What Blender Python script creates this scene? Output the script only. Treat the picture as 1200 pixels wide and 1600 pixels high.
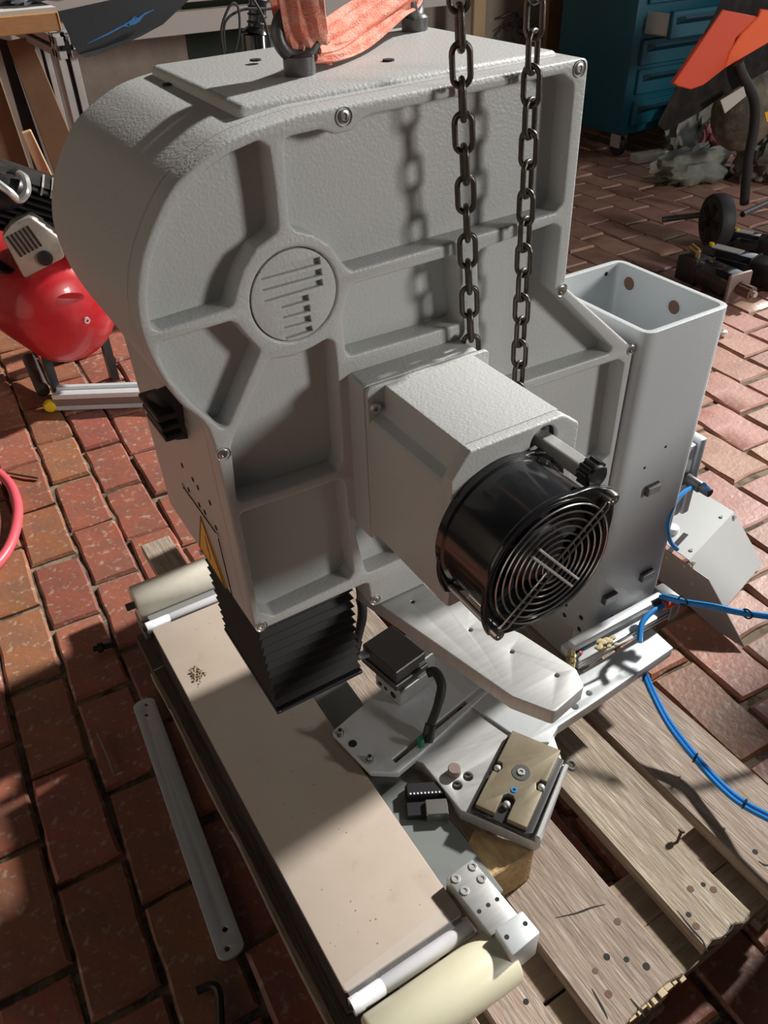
import bpy, bmesh, math, random
from mathutils import Vector, Matrix, noise as mnoise

for o in list(bpy.data.objects): bpy.data.objects.remove(o, do_unlink=True)
scene = bpy.context.scene
COL = scene.collection
rnd = random.Random(7)

# ------------------------------------------------------------------ camera
YAW, PITCH, ROLL, FPX = 0.53197, 0.66859, 0.03471, 1240.0
CAM = Vector((0, 0, 1.22))
_f = Vector((math.sin(YAW)*math.cos(PITCH), math.cos(YAW)*math.cos(PITCH), -math.sin(PITCH)))
_r = Vector((math.cos(YAW), -math.sin(YAW), 0)); _d = _f.cross(_r)
RGT = math.cos(ROLL)*_r + math.sin(ROLL)*_d
DWN = -math.sin(ROLL)*_r + math.cos(ROLL)*_d
FWD = _f
cd = bpy.data.cameras.new('camera'); cam = bpy.data.objects.new('camera', cd); COL.objects.link(cam)
M = Matrix((( RGT.x, -DWN.x, -FWD.x, CAM.x), (RGT.y, -DWN.y, -FWD.y, CAM.y), (RGT.z, -DWN.z, -FWD.z, CAM.z), (0,0,0,1)))
cam.matrix_world = M
cd.sensor_fit = 'VERTICAL'; cd.sensor_height = 36.0; cd.lens = 36.0*FPX/1600.0
cd.clip_start = 0.02; cd.clip_end = 100
scene.camera = cam

# ------------------------------------------------------------------ light and exposure
w = bpy.data.worlds.new('world'); scene.world = w; w.use_nodes = True
bg = w.node_tree.nodes['Background']; bg.inputs[0].default_value = (0.80, 0.90, 1.0, 1); bg.inputs[1].default_value = 0.02
SUN_DIR = Vector((-1.0, -0.10, -0.70)).normalized()            # low sun from the right through the openings invented in the right wall
sl = bpy.data.lights.new('sun', 'SUN'); sl.energy = 6.0; sl.angle = math.radians(3.0); sl.color = (1.0, 0.965, 0.915)
so = bpy.data.objects.new('sun', sl); COL.objects.link(so)
so.rotation_euler = SUN_DIR.to_track_quat('-Z', 'Y').to_euler(); so.location = (5, 2, 4)
def daylight(name, loc, aim, sx, sy, watts, col):
    al = bpy.data.lights.new(name, 'AREA'); al.shape = 'RECTANGLE'; al.size = sx; al.size_y = sy; al.energy = watts; al.color = col
    ao = bpy.data.objects.new(name, al); COL.objects.link(ao); ao.location = loc
    ao.rotation_euler = (Vector(aim)-Vector(loc)).to_track_quat('-Z', 'Y').to_euler()
daylight('doorway_daylight', (4.50, 1.9, 1.5), (0.5, 0.8, 0.6), 1.3, 2.4, 15, (0.84, 0.92, 1.0))       # sky light of the invented doorway on the right
daylight('window_daylight', (3.85, -3.15, 2.15), (0.45, 0.62, 0.85), 0.85, 0.85, 155, (1.0, 0.97, 0.92))  # small bright window towards the front
vs = scene.view_settings; vs.view_transform = 'Standard'; vs.look = 'None'; vs.exposure = 0.0; vs.gamma = 1.0; vs.use_curve_mapping = False

# ------------------------------------------------------------------ measuring: a photo pixel to a point on a plane of the place
def U(px, py, x=None, y=None, z=None):
    v = RGT*((px-600)/FPX) + DWN*((py-800)/FPX) + FWD
    if x is not None: t = (x-CAM.x)/v.x
    elif y is not None: t = (y-CAM.y)/v.y
    else: t = (z-CAM.z)/v.z
    return CAM + v*t
def PX(p):
    v = Vector(p)-CAM; d = v.dot(FWD)
    return (600+FPX*v.dot(RGT)/d, 800+FPX*v.dot(DWN)/d, d)

# ------------------------------------------------------------------ materials
MATS = {}
def mat(name, col, rough=0.5, metal=0.0, bump=None, var=None, coat=0.0, spec=0.5, trans=0.0, alpha=1.0, emis=None, perobj=0.0, stretch=None, var2=None):
    """bump=(scale,strength[,detail]); var=(scale,colour,amount): noise mottling; perobj: brightness change per object"""
    m = bpy.data.materials.new(name); m.use_nodes = True; nt = m.node_tree; N = nt.nodes; L = nt.links
    b = N['Principled BSDF']
    b.inputs['Base Color'].default_value = (*col, 1); b.inputs['Roughness'].default_value = rough; b.inputs['Metallic'].default_value = metal
    b.inputs['Specular IOR Level'].default_value = spec
    if coat: b.inputs['Coat Weight'].default_value = coat; b.inputs['Coat Roughness'].default_value = 0.08
    if trans: b.inputs['Transmission Weight'].default_value = trans
    if alpha < 1: b.inputs['Alpha'].default_value = alpha
    tc = N.new('ShaderNodeTexCoord'); src = tc.outputs['Object']
    mp = N.new('ShaderNodeMapping'); L.new(src, mp.inputs[0]); src = mp.outputs[0]
    if stretch: mp.inputs['Scale'].default_value = stretch
    cur = None
    for vv in (var, var2):
        if not vv: continue
        n = N.new('ShaderNodeTexNoise'); n.inputs['Scale'].default_value = vv[0]; n.inputs['Detail'].default_value = 6; n.inputs['Roughness'].default_value = 0.65
        L.new(src, n.inputs['Vector'])
        cr = N.new('ShaderNodeValToRGB'); lo = vv[3] if len(vv) > 3 else 0.42; hi = vv[4] if len(vv) > 4 else 0.62
        cr.color_ramp.elements[0].position = lo; cr.color_ramp.elements[1].position = hi
        L.new(n.outputs['Fac'], cr.inputs[0])
        mx = N.new('ShaderNodeMix'); mx.data_type = 'RGBA'
        ml = N.new('ShaderNodeMath'); ml.operation = 'MULTIPLY'; ml.inputs[1].default_value = vv[2]; L.new(cr.outputs[0], ml.inputs[0])
        L.new(ml.outputs[0], mx.inputs['Factor'])
        if cur is None: mx.inputs['A'].default_value = (*col, 1)
        else: L.new(cur, mx.inputs['A'])
        mx.inputs['B'].default_value = (*vv[1], 1); cur = mx.outputs['Result']
    if perobj:
        oi = N.new('ShaderNodeObjectInfo'); hs = N.new('ShaderNodeHueSaturation')
        mr = N.new('ShaderNodeMapRange'); mr.inputs['To Min'].default_value = 1-perobj; mr.inputs['To Max'].default_value = 1+perobj
        L.new(oi.outputs['Random'], mr.inputs[0]); L.new(mr.outputs[0], hs.inputs['Value'])
        if cur is None: hs.inputs['Color'].default_value = (*col, 1)
        else: L.new(cur, hs.inputs['Color'])
        mr2 = N.new('ShaderNodeMapRange'); mr2.inputs['To Min'].default_value = 0.485; mr2.inputs['To Max'].default_value = 0.515
        m3 = N.new('ShaderNodeMath'); m3.operation = 'FRACT'; m4 = N.new('ShaderNodeMath'); m4.operation = 'MULTIPLY'; m4.inputs[1].default_value = 7.31
        L.new(oi.outputs['Random'], m4.inputs[0]); L.new(m4.outputs[0], m3.inputs[0]); L.new(m3.outputs[0], mr2.inputs[0]); L.new(mr2.outputs[0], hs.inputs['Hue'])
        cur = hs.outputs[0]
    if cur is not None: L.new(cur, b.inputs['Base Color'])
    if bump:
        n = N.new('ShaderNodeTexNoise'); n.inputs['Scale'].default_value = bump[0]; n.inputs['Detail'].default_value = bump[2] if len(bump) > 2 else 2.0
        L.new(src, n.inputs['Vector'])
        bp = N.new('ShaderNodeBump'); bp.inputs['Strength'].default_value = bump[1]; bp.inputs['Distance'].default_value = 0.002
        L.new(n.outputs['Fac'], bp.inputs['Height']); L.new(bp.outputs[0], b.inputs['Normal'])
    if emis: b.inputs['Emission Color'].default_value = (*emis[0], 1); b.inputs['Emission Strength'].default_value = emis[1]
    MATS[name] = m
    return m
mat('cast_paint', (0.47, 0.48, 0.472), 0.42, bump=(330, 0.30, 2))
mat('column_paint', (0.50, 0.53, 0.55), 0.42, bump=(520, 0.22, 2))
mat('light_paint', (0.62, 0.66, 0.68), 0.4)
mat('aluminium', (0.53, 0.535, 0.53), 0.42, 0.45, bump=(60, 0.05), stretch=(1, 12, 1), var=(14, (0.42, 0.425, 0.42), 0.5))
mat('milled_aluminium', (0.76, 0.80, 0.83), 0.40, 0.25, bump=(90, 0.05), stretch=(6, 1, 1), var=(9, (0.58, 0.62, 0.66), 0.5))
mat('anodised', (0.70, 0.74, 0.76), 0.42, 0.35, var=(20, (0.60, 0.64, 0.66), 0.35))
mat('sheet_steel', (0.36, 0.37, 0.37), 0.46, 0.5, bump=(40, 0.04), stretch=(1, 14, 1))
mat('steel', (0.55, 0.54, 0.52), 0.28, 0.95)
mat('zinc', (0.66, 0.67, 0.66), 0.3, 0.6)
mat('dark_steel', (0.11, 0.11, 0.11), 0.42, 0.6, bump=(300, 0.1))
mat('chain_steel', (0.085, 0.075, 0.065), 0.38, 0.75, bump=(250, 0.12), var=(120, (0.13, 0.095, 0.065), 0.5))
mat('dark_hole', (0.012, 0.012, 0.012), 0.8)
mat('black_plastic', (0.018, 0.018, 0.02), 0.38)
mat('gloss_black', (0.012, 0.013, 0.015), 0.18, coat=0.6)
mat('bellows_fabric', (0.013, 0.013, 0.014), 0.62)
mat('rubber', (0.022, 0.022, 0.024), 0.6, bump=(80, 0.1))
mat('olive_steel', (0.215, 0.180, 0.120), 0.40, 0.35, var=(40, (0.27, 0.235, 0.165), 0.6))
mat('worn_steel', (0.055, 0.055, 0.055), 0.40, 0.4, var=(60, (0.40, 0.40, 0.39), 0.6, 0.60, 0.70))
mat('brick', (0.35, 0.125, 0.070), 0.44, bump=(70, 0.55, 5), var=(13, (0.25, 0.115, 0.080), 0.85), var2=(48, (0.50, 0.37, 0.28), 0.8, 0.55, 0.66), perobj=0.24, spec=0.7)
mat('brick_pale', (0.43, 0.235, 0.175), 0.44, bump=(70, 0.55, 5), var=(13, (0.33, 0.165, 0.12), 0.8), var2=(60, (0.55, 0.42, 0.33), 0.7, 0.56, 0.70), perobj=0.16, spec=0.7)
mat('sand', (0.23, 0.18, 0.125), 0.95, bump=(90, 0.9, 6), var=(22, (0.055, 0.045, 0.035), 0.9, 0.45, 0.58))
mat('old_wood', (0.36, 0.285, 0.215), 0.8, bump=(55, 0.8, 6), stretch=(5, 0.45, 5), var=(16, (0.24, 0.185, 0.14), 0.85), var2=(42, (0.55, 0.49, 0.42), 0.7, 0.5, 0.68), perobj=0.12)
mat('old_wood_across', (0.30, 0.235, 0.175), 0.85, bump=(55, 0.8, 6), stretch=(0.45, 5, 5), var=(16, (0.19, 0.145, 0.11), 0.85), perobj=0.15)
mat('shaded_wood', (0.12, 0.092, 0.068), 0.85, bump=(55, 0.8, 6), stretch=(5, 0.45, 5), var=(16, (0.07, 0.052, 0.04), 0.85))  # darker copy of old_wood, shade of the left side put into the colour
mat('splinter', (0.55, 0.44, 0.28), 0.8, bump=(90, 0.7, 5))
mat('new_wood', (0.50, 0.35, 0.17), 0.75, bump=(60, 0.8, 5), stretch=(3, 1, 3), var=(30, (0.34, 0.20, 0.09), 0.7))
mat('rust', (0.15, 0.085, 0.06), 0.85, bump=(200, 0.4))
mat('bed_beige', (0.50, 0.425, 0.355), 0.42, var=(5, (0.44, 0.36, 0.29), 0.6), var2=(34, (0.36, 0.28, 0.21), 0.5, 0.62, 0.75))
mat('rail_grey', (0.21, 0.23, 0.225), 0.45, 0.3, var=(7, (0.23, 0.25, 0.24), 0.6))
mat('cream_plastic', (0.70, 0.67, 0.50), 0.35, var=(12, (0.66, 0.61, 0.44), 0.5))
mat('dirty_cream', (0.66, 0.62, 0.52), 0.4, var=(16, (0.52, 0.48, 0.40), 0.6))
mat('white_plastic', (0.78, 0.78, 0.82), 0.35)
mat('clear_film', (0.85, 0.86, 0.88), 0.2, alpha=0.07)
mat('blue_hose', (0.02, 0.24, 0.66), 0.32)
mat('red_paint', (0.50, 0.012, 0.02), 0.33, var=(9, (0.56, 0.05, 0.055), 0.6), coat=0.25)
mat('red_ring', (0.65, 0.09, 0.05), 0.4)
mat('pink_hose', (0.70, 0.10, 0.13), 0.4)
mat('teal_paint', (0.006, 0.085, 0.125), 0.42)
mat('teal_dark', (0.003, 0.035, 0.055), 0.45)
mat('orange_plastic', (0.75, 0.10, 0.05), 0.42)
mat('orange_bright', (0.95, 0.15, 0.045), 0.4)
mat('black_worn', (0.012, 0.011, 0.011), 0.8, spec=0.2, bump=(60, 0.2), var=(20, (0.035, 0.028, 0.024), 0.7))
mat('plaster', (0.40, 0.35, 0.30), 0.9, bump=(20, 0.5, 6), var=(5, (0.29, 0.24, 0.20), 0.7))
mat('plaster_white', (0.55, 0.53, 0.50), 0.9, bump=(25, 0.3, 4))
mat('green_paint', (0.028, 0.045, 0.03), 0.85, bump=(40, 0.3))
mat('brown_board', (0.20, 0.115, 0.055), 0.7, var=(6, (0.14, 0.08, 0.04), 0.6))
mat('bench_top', (0.60, 0.57, 0.53), 0.6)
mat('bench_edge', (0.52, 0.27, 0.10), 0.6, bump=(50, 0.3, 4), stretch=(1, 4, 6), var=(30, (0.42, 0.20, 0.07), 0.6))
mat('pine', (0.58, 0.42, 0.24), 0.7, bump=(60, 0.3, 4))
mat('mat_dark', (0.014, 0.016, 0.020), 0.7, bump=(300, 0.15))
mat('mat_blue', (0.03, 0.22, 0.55), 0.6)
mat('film_bag', (0.40, 0.43, 0.50), 0.22, 0.25, bump=(18, 0.9, 4), var=(14, (0.75, 0.78, 0.85), 0.8, 0.5, 0.62))
mat('dirty_bag', (0.15, 0.155, 0.13), 0.6, bump=(16, 1.0, 4), var=(9, (0.26, 0.26, 0.22), 0.8))
mat('grimy_bag', (0.07, 0.062, 0.05), 0.7, bump=(22, 1.0, 4), var=(10, (0.22, 0.19, 0.12), 0.9))
mat('red_bag', (0.28, 0.10, 0.09), 0.6, bump=(16, 1.0, 4))
mat('strip_plastic', (0.48, 0.47, 0.43), 0.5)
mat('sling', (0.72, 0.20, 0.13), 0.75, bump=(420, 0.9), stretch=(1, 1, 2), var=(45, (0.80, 0.42, 0.33), 0.7))
mat('brass', (0.55, 0.42, 0.20), 0.3, 0.9)
mat('crumb', (0.26, 0.20, 0.12), 0.9)
mat('yellow', (0.80, 0.55, 0.02), 0.4)
mat('warning_yellow', (0.75, 0.40, 0.03), 0.4)
mat('label_face', (0.42, 0.41, 0.38), 0.4, 0.2, var=(200, (0.2, 0.2, 0.2), 0.6))
mat('green_plastic', (0.01, 0.20, 0.10), 0.3)
mat('dry_glue', (0.50, 0.42, 0.22), 0.7)
mat('compressor_metal', (0.50, 0.47, 0.42), 0.5, 0.5, bump=(80, 0.3, 4), var=(25, (0.32, 0.29, 0.25), 0.7))
mat('pink_dust', (0.24, 0.185, 0.17), 0.5, 0.3)

# ------------------------------------------------------------------ builders
ORG = {}                                              # world origin of every parent
class MB:
    def __init__(s): s.bm = bmesh.new(); s.mi = 0
    def _v(s, pts): return [s.bm.verts.new(Vector(p)) for p in pts]
    def face(s, vs):
        try:
            f = s.bm.faces.new(vs); f.material_index = s.mi; return f
        except ValueError: return None
    def box(s, lo, hi, mx=None):
        c = [(lo[0] if i & 1 == 0 else hi[0], lo[1] if i & 2 == 0 else hi[1], lo[2] if i & 4 == 0 else hi[2]) for i in range(8)]
        if mx is not None: c = [mx @ Vector(p) for p in c]
        v = s._v(c)
        for f in ((0,2,3,1), (4,5,7,6), (0,1,5,4), (2,6,7,3), (0,4,6,2), (1,3,7,5)): s.face([v[i] for i in f])
        return s
    def hexa(s, bot, top):
        n = len(bot); a = s._v(bot); b = s._v(top)
        s.face(a[::-1]); s.face(b)
        for i in range(n): j = (i+1) % n; s.face([a[i], a[j], b[j], b[i]])
        return s
    def prism(s, pts, a, b, axis='z'):
        f = {'z': lambda p, h: (p[0], p[1], h), 'y': lambda p, h: (p[0], h, p[1]), 'x': lambda p, h: (h, p[0], p[1])}[axis]
        return s.hexa([f(p, a) for p in pts], [f(p, b) for p in pts])
    def frame(s, d):
        d = Vector(d).normalized(); u = d.cross(Vector((0,0,1)) if abs(d.z) < 0.9 else Vector((1,0,0))).normalized(); return d, u, d.cross(u)
    def lathe(s, prof, o, d, n=24, closed=False):
        o = Vector(o); d, u, w_ = s.frame(d); rings = []
        for r, h in prof:
            if r < 1e-6: rings.append(s._v([o+d*h]))
            else: rings.append(s._v([o+d*h+(u*math.cos(2*math.pi*k/n)+w_*math.sin(2*math.pi*k/n))*r for k in range(n)]))
        pr = list(zip(rings, rings[1:]))
        if closed: pr.append((rings[-1], rings[0]))
        for A, B in pr:
            for k in range(n):
                j = (k+1) % n
                if len(A) == 1 and len(B) == 1: continue
                if len(A) == 1: s.face([A[0], B[k], B[j]])
                elif len(B) == 1: s.face([A[k], A[j], B[0]])
                else: s.face([A[k], A[j], B[j], B[k]])
        return s
    def cyl(s, p0, p1, r0, r1=None, n=20):
        p0 = Vector(p0); p1 = Vector(p1); r1 = r0 if r1 is None else r1; h = (p1-p0).length
        return s.lathe([(0, 0), (r0, 0), (r1, h), (0, h)], p0, p1-p0, n)
    def sphere(s, c, r, sc=(1,1,1), n=16, mx=None):
        c = Vector(c); rows = []
        m = n//2
        for i in range(m+1):
            t = math.pi*i/m
            if i in (0, m): pts = [Vector((0,0,math.cos(t)))]
            else: pts = [Vector((math.sin(t)*math.cos(2*math.pi*k/n), math.sin(t)*math.sin(2*math.pi*k/n), math.cos(t))) for k in range(n)]
            pts = [Vector((p.x*sc[0], p.y*sc[1], p.z*sc[2]))*r for p in pts]
            if mx is not None: pts = [mx @ p for p in pts]
            rows.append(s._v([c+p for p in pts]))
        for A, B in zip(rows, rows[1:]):
            for k in range(n):
                j = (k+1) % n
                if len(A) == 1: s.face([A[0], B[k], B[j]])
                elif len(B) == 1: s.face([A[k], B[0], A[j]])
                else: s.face([A[k], B[k], B[j], A[j]])
        return s
    def sweep(s, path, sec, closed=False, up=None):
        """section points (a,b) along a path; a along 'side', b along 'up'"""
        P = [Vector(p) for p in path]; n = len(P); rings = []; pu = None
        for i in range(n):
            if closed: t = P[(i+1) % n]-P[i-1]
            else: t = P[min(i+1, n-1)]-P[max(i-1, 0)]
            t.normalize()
            if up is not None: u = Vector(up[i] if isinstance(up, list) else up); u = (u-t*u.dot(t)).normalized()
            elif pu is None: u = t.cross(Vector((0.3, 0.5, 0.81))).normalized()
            else: u = (pu-t*pu.dot(t)).normalized()
            pu = u; sd = t.cross(u)
            sc_ = sec(i/(n-1)) if callable(sec) else sec
            rings.append(s._v([P[i]+sd*a+u*b for a, b in sc_]))
        m = len(rings[0])
        pr = list(zip(rings, rings[1:]))
        if closed: pr.append((rings[-1], rings[0]))
        for A, B in pr:
            for k in range(m): j = (k+1) % m; s.face([A[k], A[j], B[j], B[k]])
        if not closed: s.face(rings[0][::-1]); s.face(rings[-1])
        return s
    def tube(s, path, r, n=8, closed=False):
        if callable(r): return s.sweep(path, lambda t: [(r(t)*math.cos(2*math.pi*k/n), r(t)*math.sin(2*math.pi*k/n)) for k in range(n)], closed)
        return s.sweep(path, [(r*math.cos(2*math.pi*k/n), r*math.sin(2*math.pi*k/n)) for k in range(n)], closed)
    def torus(s, c, nrm, R, r, n=32, m=8):
        d, u, w_ = s.frame(nrm); c = Vector(c)
        return s.sweep([c+(u*math.cos(2*math.pi*k/n)+w_*math.sin(2*math.pi*k/n))*R for k in range(n)], [(r*math.cos(2*math.pi*k/m), r*math.sin(2*math.pi*k/m)) for k in range(m)], True, up=[d]*n)
    def plate(s, loops, a, b, axis='z', bev=0.0):
        """flat plate with holes: loops[0] is the outline, the others are holes"""
        cu = bpy.data.curves.new('t', 'CURVE'); cu.dimensions = '2D'; cu.fill_mode = 'BOTH'
        for i, lp in enumerate(loops):
            ar = sum(lp[k-1][0]*lp[k][1]-lp[k][0]*lp[k-1][1] for k in range(len(lp)))
            if (ar > 0) != (i == 0): lp = lp[::-1]
            sp = cu.splines.new('POLY'); sp.points.add(len(lp)-1); sp.use_cyclic_u = True
            for q, p in zip(sp.points, lp): q.co = (p[0], p[1], 0, 1)
        cu.extrude = (b-a)/2-bev; cu.bevel_depth = bev; cu.bevel_resolution = 2; cu.offset = -bev
        ob = bpy.data.objects.new('t', cu); COL.objects.link(ob)
        dg = bpy.context.evaluated_depsgraph_get(); me = bpy.data.meshes.new_from_object(ob.evaluated_get(dg))
        mid = (a+b)/2
        f = {'z': lambda p: (p[0], p[1], mid+p[2]), 'y': lambda p: (p[0], mid+p[2], p[1]), 'x': lambda p: (mid+p[2], p[0], p[1])}[axis]
        vs = s._v([f(v.co) for v in me.vertices])
        for p in me.polygons: s.face([vs[k] for k in p.vertices])
        bpy.data.objects.remove(ob); bpy.data.curves.remove(cu); bpy.data.meshes.remove(me)
        return s
    def bevel(s, wd, seg=2, ang=35):
        bmesh.ops.remove_doubles(s.bm, verts=s.bm.verts, dist=1e-6); bmesh.ops.recalc_face_normals(s.bm, faces=s.bm.faces)
        es = [e for e in s.bm.edges if len(e.link_faces) == 2 and e.calc_face_angle(0) > math.radians(ang)]
        bmesh.ops.bevel(s.bm, geom=es, offset=wd, segments=seg, profile=0.5, affect='EDGES', clamp_overlap=True)
        return s
    def build(s, name, material, parent=None, smooth=35, org=None):
        bmesh.ops.remove_doubles(s.bm, verts=s.bm.verts, dist=2e-6)
        bmesh.ops.recalc_face_normals(s.bm, faces=s.bm.faces)
        if parent is not None: o_ = ORG[parent.name]
        else: o_ = Vector(org) if org is not None else Vector((0,0,0))
        bmesh.ops.translate(s.bm, verts=s.bm.verts, vec=-o_)
        me = bpy.data.meshes.new(name); s.bm.to_mesh(me); s.bm.free()
        for m_ in (material if isinstance(material, (list, tuple)) else [material]): me.materials.append(MATS[m_])
        if smooth: me.shade_smooth(); me.set_sharp_from_angle(angle=math.radians(smooth))
        ob = bpy.data.objects.new(name, me); COL.objects.link(ob)
        if parent is not None: ob.parent = parent
        else: ob.location = o_
        ORG[ob.name] = o_
        return ob
def tag(o, label, cat, group=None):
    o['label'] = label; o['category'] = cat
    if group: o['group'] = group
    return o
def thing(name, label, cat, loc, group=None):
    o = bpy.data.objects.new(name, None); COL.objects.link(o); o.location = loc; o.empty_display_size = 0.05
    ORG[o.name] = Vector(loc)
    return tag(o, label, cat, group)
def struct(o): o['kind'] = 'structure'; return o
def copy_to(src, parent, delta):
    c = src.copy(); COL.objects.link(c); c.parent = parent; c.location = src.location + Vector(delta); ORG[c.name] = ORG[src.name]; return c
def fillet(pts, r, n=4):
    out = []; N = len(pts)
    for i in range(N):
        p = Vector(pts[i][:2]); a = Vector(pts[i-1][:2])-p; b = Vector(pts[(i+1) % N][:2])-p
        rr = pts[i][2] if len(pts[i]) > 2 else r
        la, lb = a.length, b.length
        if la < 1e-9 or lb < 1e-9: continue
        a /= la; b /= lb; ang = a.angle(b) if la and lb else math.pi
        if ang > math.radians(168) or rr <= 0: out.append((p.x, p.y)); continue
        t = min(rr/math.tan(ang/2), la*0.48, lb*0.48); p0 = p+a*t; p1 = p+b*t
        for k in range(n+1):
            q = k/n; v = p0*(1-q)**2+p*2*q*(1-q)+p1*q*q; out.append((v.x, v.y))
    return out
def smoothpath(pts, n=6):
    P = [Vector(p) for p in pts]; out = []
    for i in range(len(P)-1):
        a = P[max(i-1, 0)]; b = P[i]; c = P[i+1]; d = P[min(i+2, len(P)-1)]
        for k in range(n):
            t = k/n; out.append(0.5*((2*b)+(c-a)*t+(2*a-5*b+4*c-d)*t*t+(3*b-a-3*c+d)*t**3))
    out.append(P[-1]); return out
def circ(c, r, n=28): return [(c[0]+r*math.cos(2*math.pi*k/n), c[1]+r*math.sin(2*math.pi*k/n)) for k in range(n)]
def screw(parent, p, d, r=0.0055, h=0.004, name='screw', m='zinc'):
    """socket head: raised ring with a hexagon socket, sunk dark washer ring round it"""
    b = MB(); p = Vector(p); d = Vector(d).normalized()
    b.lathe([(0, h*0.3), (r*0.5, h*0.3), (r*0.5, h), (r*0.92, h), (r, h*0.8), (r, -0.002)], p, d, 12)
    return b.build(name, m, parent)
def dot(parent, p, d, r, name='hole', m='dark_hole'):
    b = MB(); p = Vector(p); d = Vector(d).normalized(); b.lathe([(0, 0.0004), (r, 0.0004), (r*1.05, -0.001)], p, d, 12); return b.build(name, m, parent)
NY = (0, -1, 0)

# ================================================================== THE SETTING
floor = struct(MB().box((-1.6, -1.2, -0.06), (6.5, 6.5, -0.011)).build('floor', 'sand', smooth=0))
floor['label'] = 'floor of old red bricks bedded in sand'
def brick_mesh(seed, wx, wy, m_='brick'):
    r = random.Random(seed); b = MB(); nx, ny = 3, 5; c = 0.006; top = []
    for j in range(ny):
        row = []
        for i in range(nx):
            x = (-wx/2+c)+(wx-2*c)*i/(nx-1); y = (-wy/2+c)+(wy-2*c)*j/(ny-1)
            row.append(b.bm.verts.new((x+r.uniform(-.002, .002), y+r.uniform(-.002, .002), r.uniform(-.0025, .0015))))
        top.append(row)
    for j in range(ny-1):
        for i in range(nx-1): b.face([top[j][i], top[j][i+1], top[j+1][i+1], top[j+1][i]])
    ring = [top[0][i] for i in range(nx)]+[top[j][nx-1] for j in range(1, ny)]+[top[ny-1][i] for i in range(nx-2, -1, -1)]+[top[j][0] for j in range(ny-2, 0, -1)]
    low = []
    for v in ring:
        k = 1+0.0; x = v.co.x+(c if v.co.x > wx*0.3 else -c if v.co.x < -wx*0.3 else 0)*r.uniform(.6, 1.1); y = v.co.y+(c if v.co.y > wy*0.4 else -c if v.co.y < -wy*0.4 else 0)*r.uniform(.6, 1.1)
        low.append(b.bm.verts.new((x, y, -0.006+r.uniform(-.002, .002))))
    bot = [b.bm.verts.new((v.co.x, v.co.y, -0.03)) for v in low]
    n = len(ring)
    for A, B in ((ring, low), (low, bot)):
        for i in range(n): j = (i+1) % n; b.face([A[i], A[j], B[j], B[i]])
    bmesh.ops.recalc_face_normals(b.bm, faces=b.bm.faces)
    me = bpy.data.meshes.new('brick'); b.bm.to_mesh(me); b.bm.free(); me.materials.append(MATS[m_]); me.shade_smooth(); me.set_sharp_from_angle(angle=math.radians(28)); return me
BM_ = [brick_mesh(i, 0.1035, 0.215) for i in range(6)]
BW_ = [brick_mesh(20+i, 0.134, 0.212, 'brick_pale') for i in range(6)]
cand = []
LEAN = 0.036
cols = [(-0.075-0.1095*k, 0.1095, 0) for k in range(10, 0, -1)]
x = -0.075+0.0
xs = []
xx = -1.5+0.0
edge = 0.042-0.1095*14       # a joint line passes x=.042 at y=0
while edge < 1.05: xs.append((edge, 0.1095)); edge += 0.1095
while edge < 5.2: xs.append((edge, 0.1405)); edge += 0.1405
for ci, (x0, wd) in enumerate(xs):
    off = (0.0 if ci % 2 == 0 else 0.1125)+rnd.uniform(-.02, .02)
    j0 = int(-1.0/0.225)-1
    for j in range(j0, 26):
        yc = 0.02+off+j*0.225; xc = x0+wd/2+LEAN*yc
        p = Vector((xc, yc, 0)); q = PX(p)
        if yc > 4.25 or xc > 4.55 or xc < -1.4: continue
        hid = (0.2 < xc < 0.40 and 0.30 < yc < 1.25) or (150 < q[0] < 840 and 150 < q[1] < 860)
        cand.append((1 if hid or q[2] < 0.2 or not (-70 < q[0] < 1270 and -50 < q[1] < 1680) else 0, q[2], p, ci, j, wd))
cand.sort(key=lambda c: (c[0], c[1]))
rest = MB()
for k, (hid, d, p, ci, j, wd) in enumerate(cand):
    me = (BM_ if wd < 0.12 else BW_)[rnd.randrange(6)]
    rz = -math.atan(LEAN)+rnd.uniform(-.012, .012)+(math.pi if rnd.random() < .5 else 0)
    mx = Matrix.Translation(p+Vector((rnd.uniform(-.0015, .0015), rnd.uniform(-.003, .003), rnd.uniform(-.004, .002)))) @ Matrix.Rotation(rz, 4, 'Z') @ Matrix.Rotation(rnd.uniform(-.014, .014), 4, 'X') @ Matrix.Rotation(rnd.uniform(-.022, .022), 4, 'Y')
    if k < 300 and not hid:
        o = bpy.data.objects.new('brick', me); COL.objects.link(o); o.parent = floor; o.matrix_local = mx
    else:
        vs_ = [rest.bm.verts.new(mx @ v.co) for v in me.vertices]
        for pl in me.polygons: rest.face([vs_[q] for q in pl.vertices])
rb = rest.build('brick_remainder', 'brick', floor, 28); rb['kind'] = 'stuff'

# walls: rear wall behind the bench, right wall with unseen openings, invented to shape the sunlight
wall_rear = struct(MB().box((-5.0, 4.30, 0), (6.5, 4.45, 3.4)).build('wall_rear', 'plaster', smooth=0)); wall_rear['label'] = 'stained plaster wall behind the workbench'
gp = MB().plate([fillet([(1.50, 0.15), (1.93, 0.15), (1.90, 1.5), (1.52, 1.5)], .02)], 4.293, 4.30, 'y', 0.001).build('paint_patch', 'green_paint', wall_rear)
struct(MB().box((-5.2, -5.0, 0), (-5.0, 4.45, 3.4)).build('wall_left', 'plaster', smooth=0))
wr = MB()
for lo, hi in (((4.60, -2.0, 0), (4.80, 0.88, 2.62)), ((4.60, 1.88, 0), (4.80, 4.45, 2.62)), ((4.60, -2.0, 5.2), (4.80, 4.45, 5.5)), ((4.60, -2.0, 2.62), (4.80, -0.4, 5.2))): wr.box(lo, hi)
struct(wr.build('wall_right', 'plaster', smooth=0))
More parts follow.
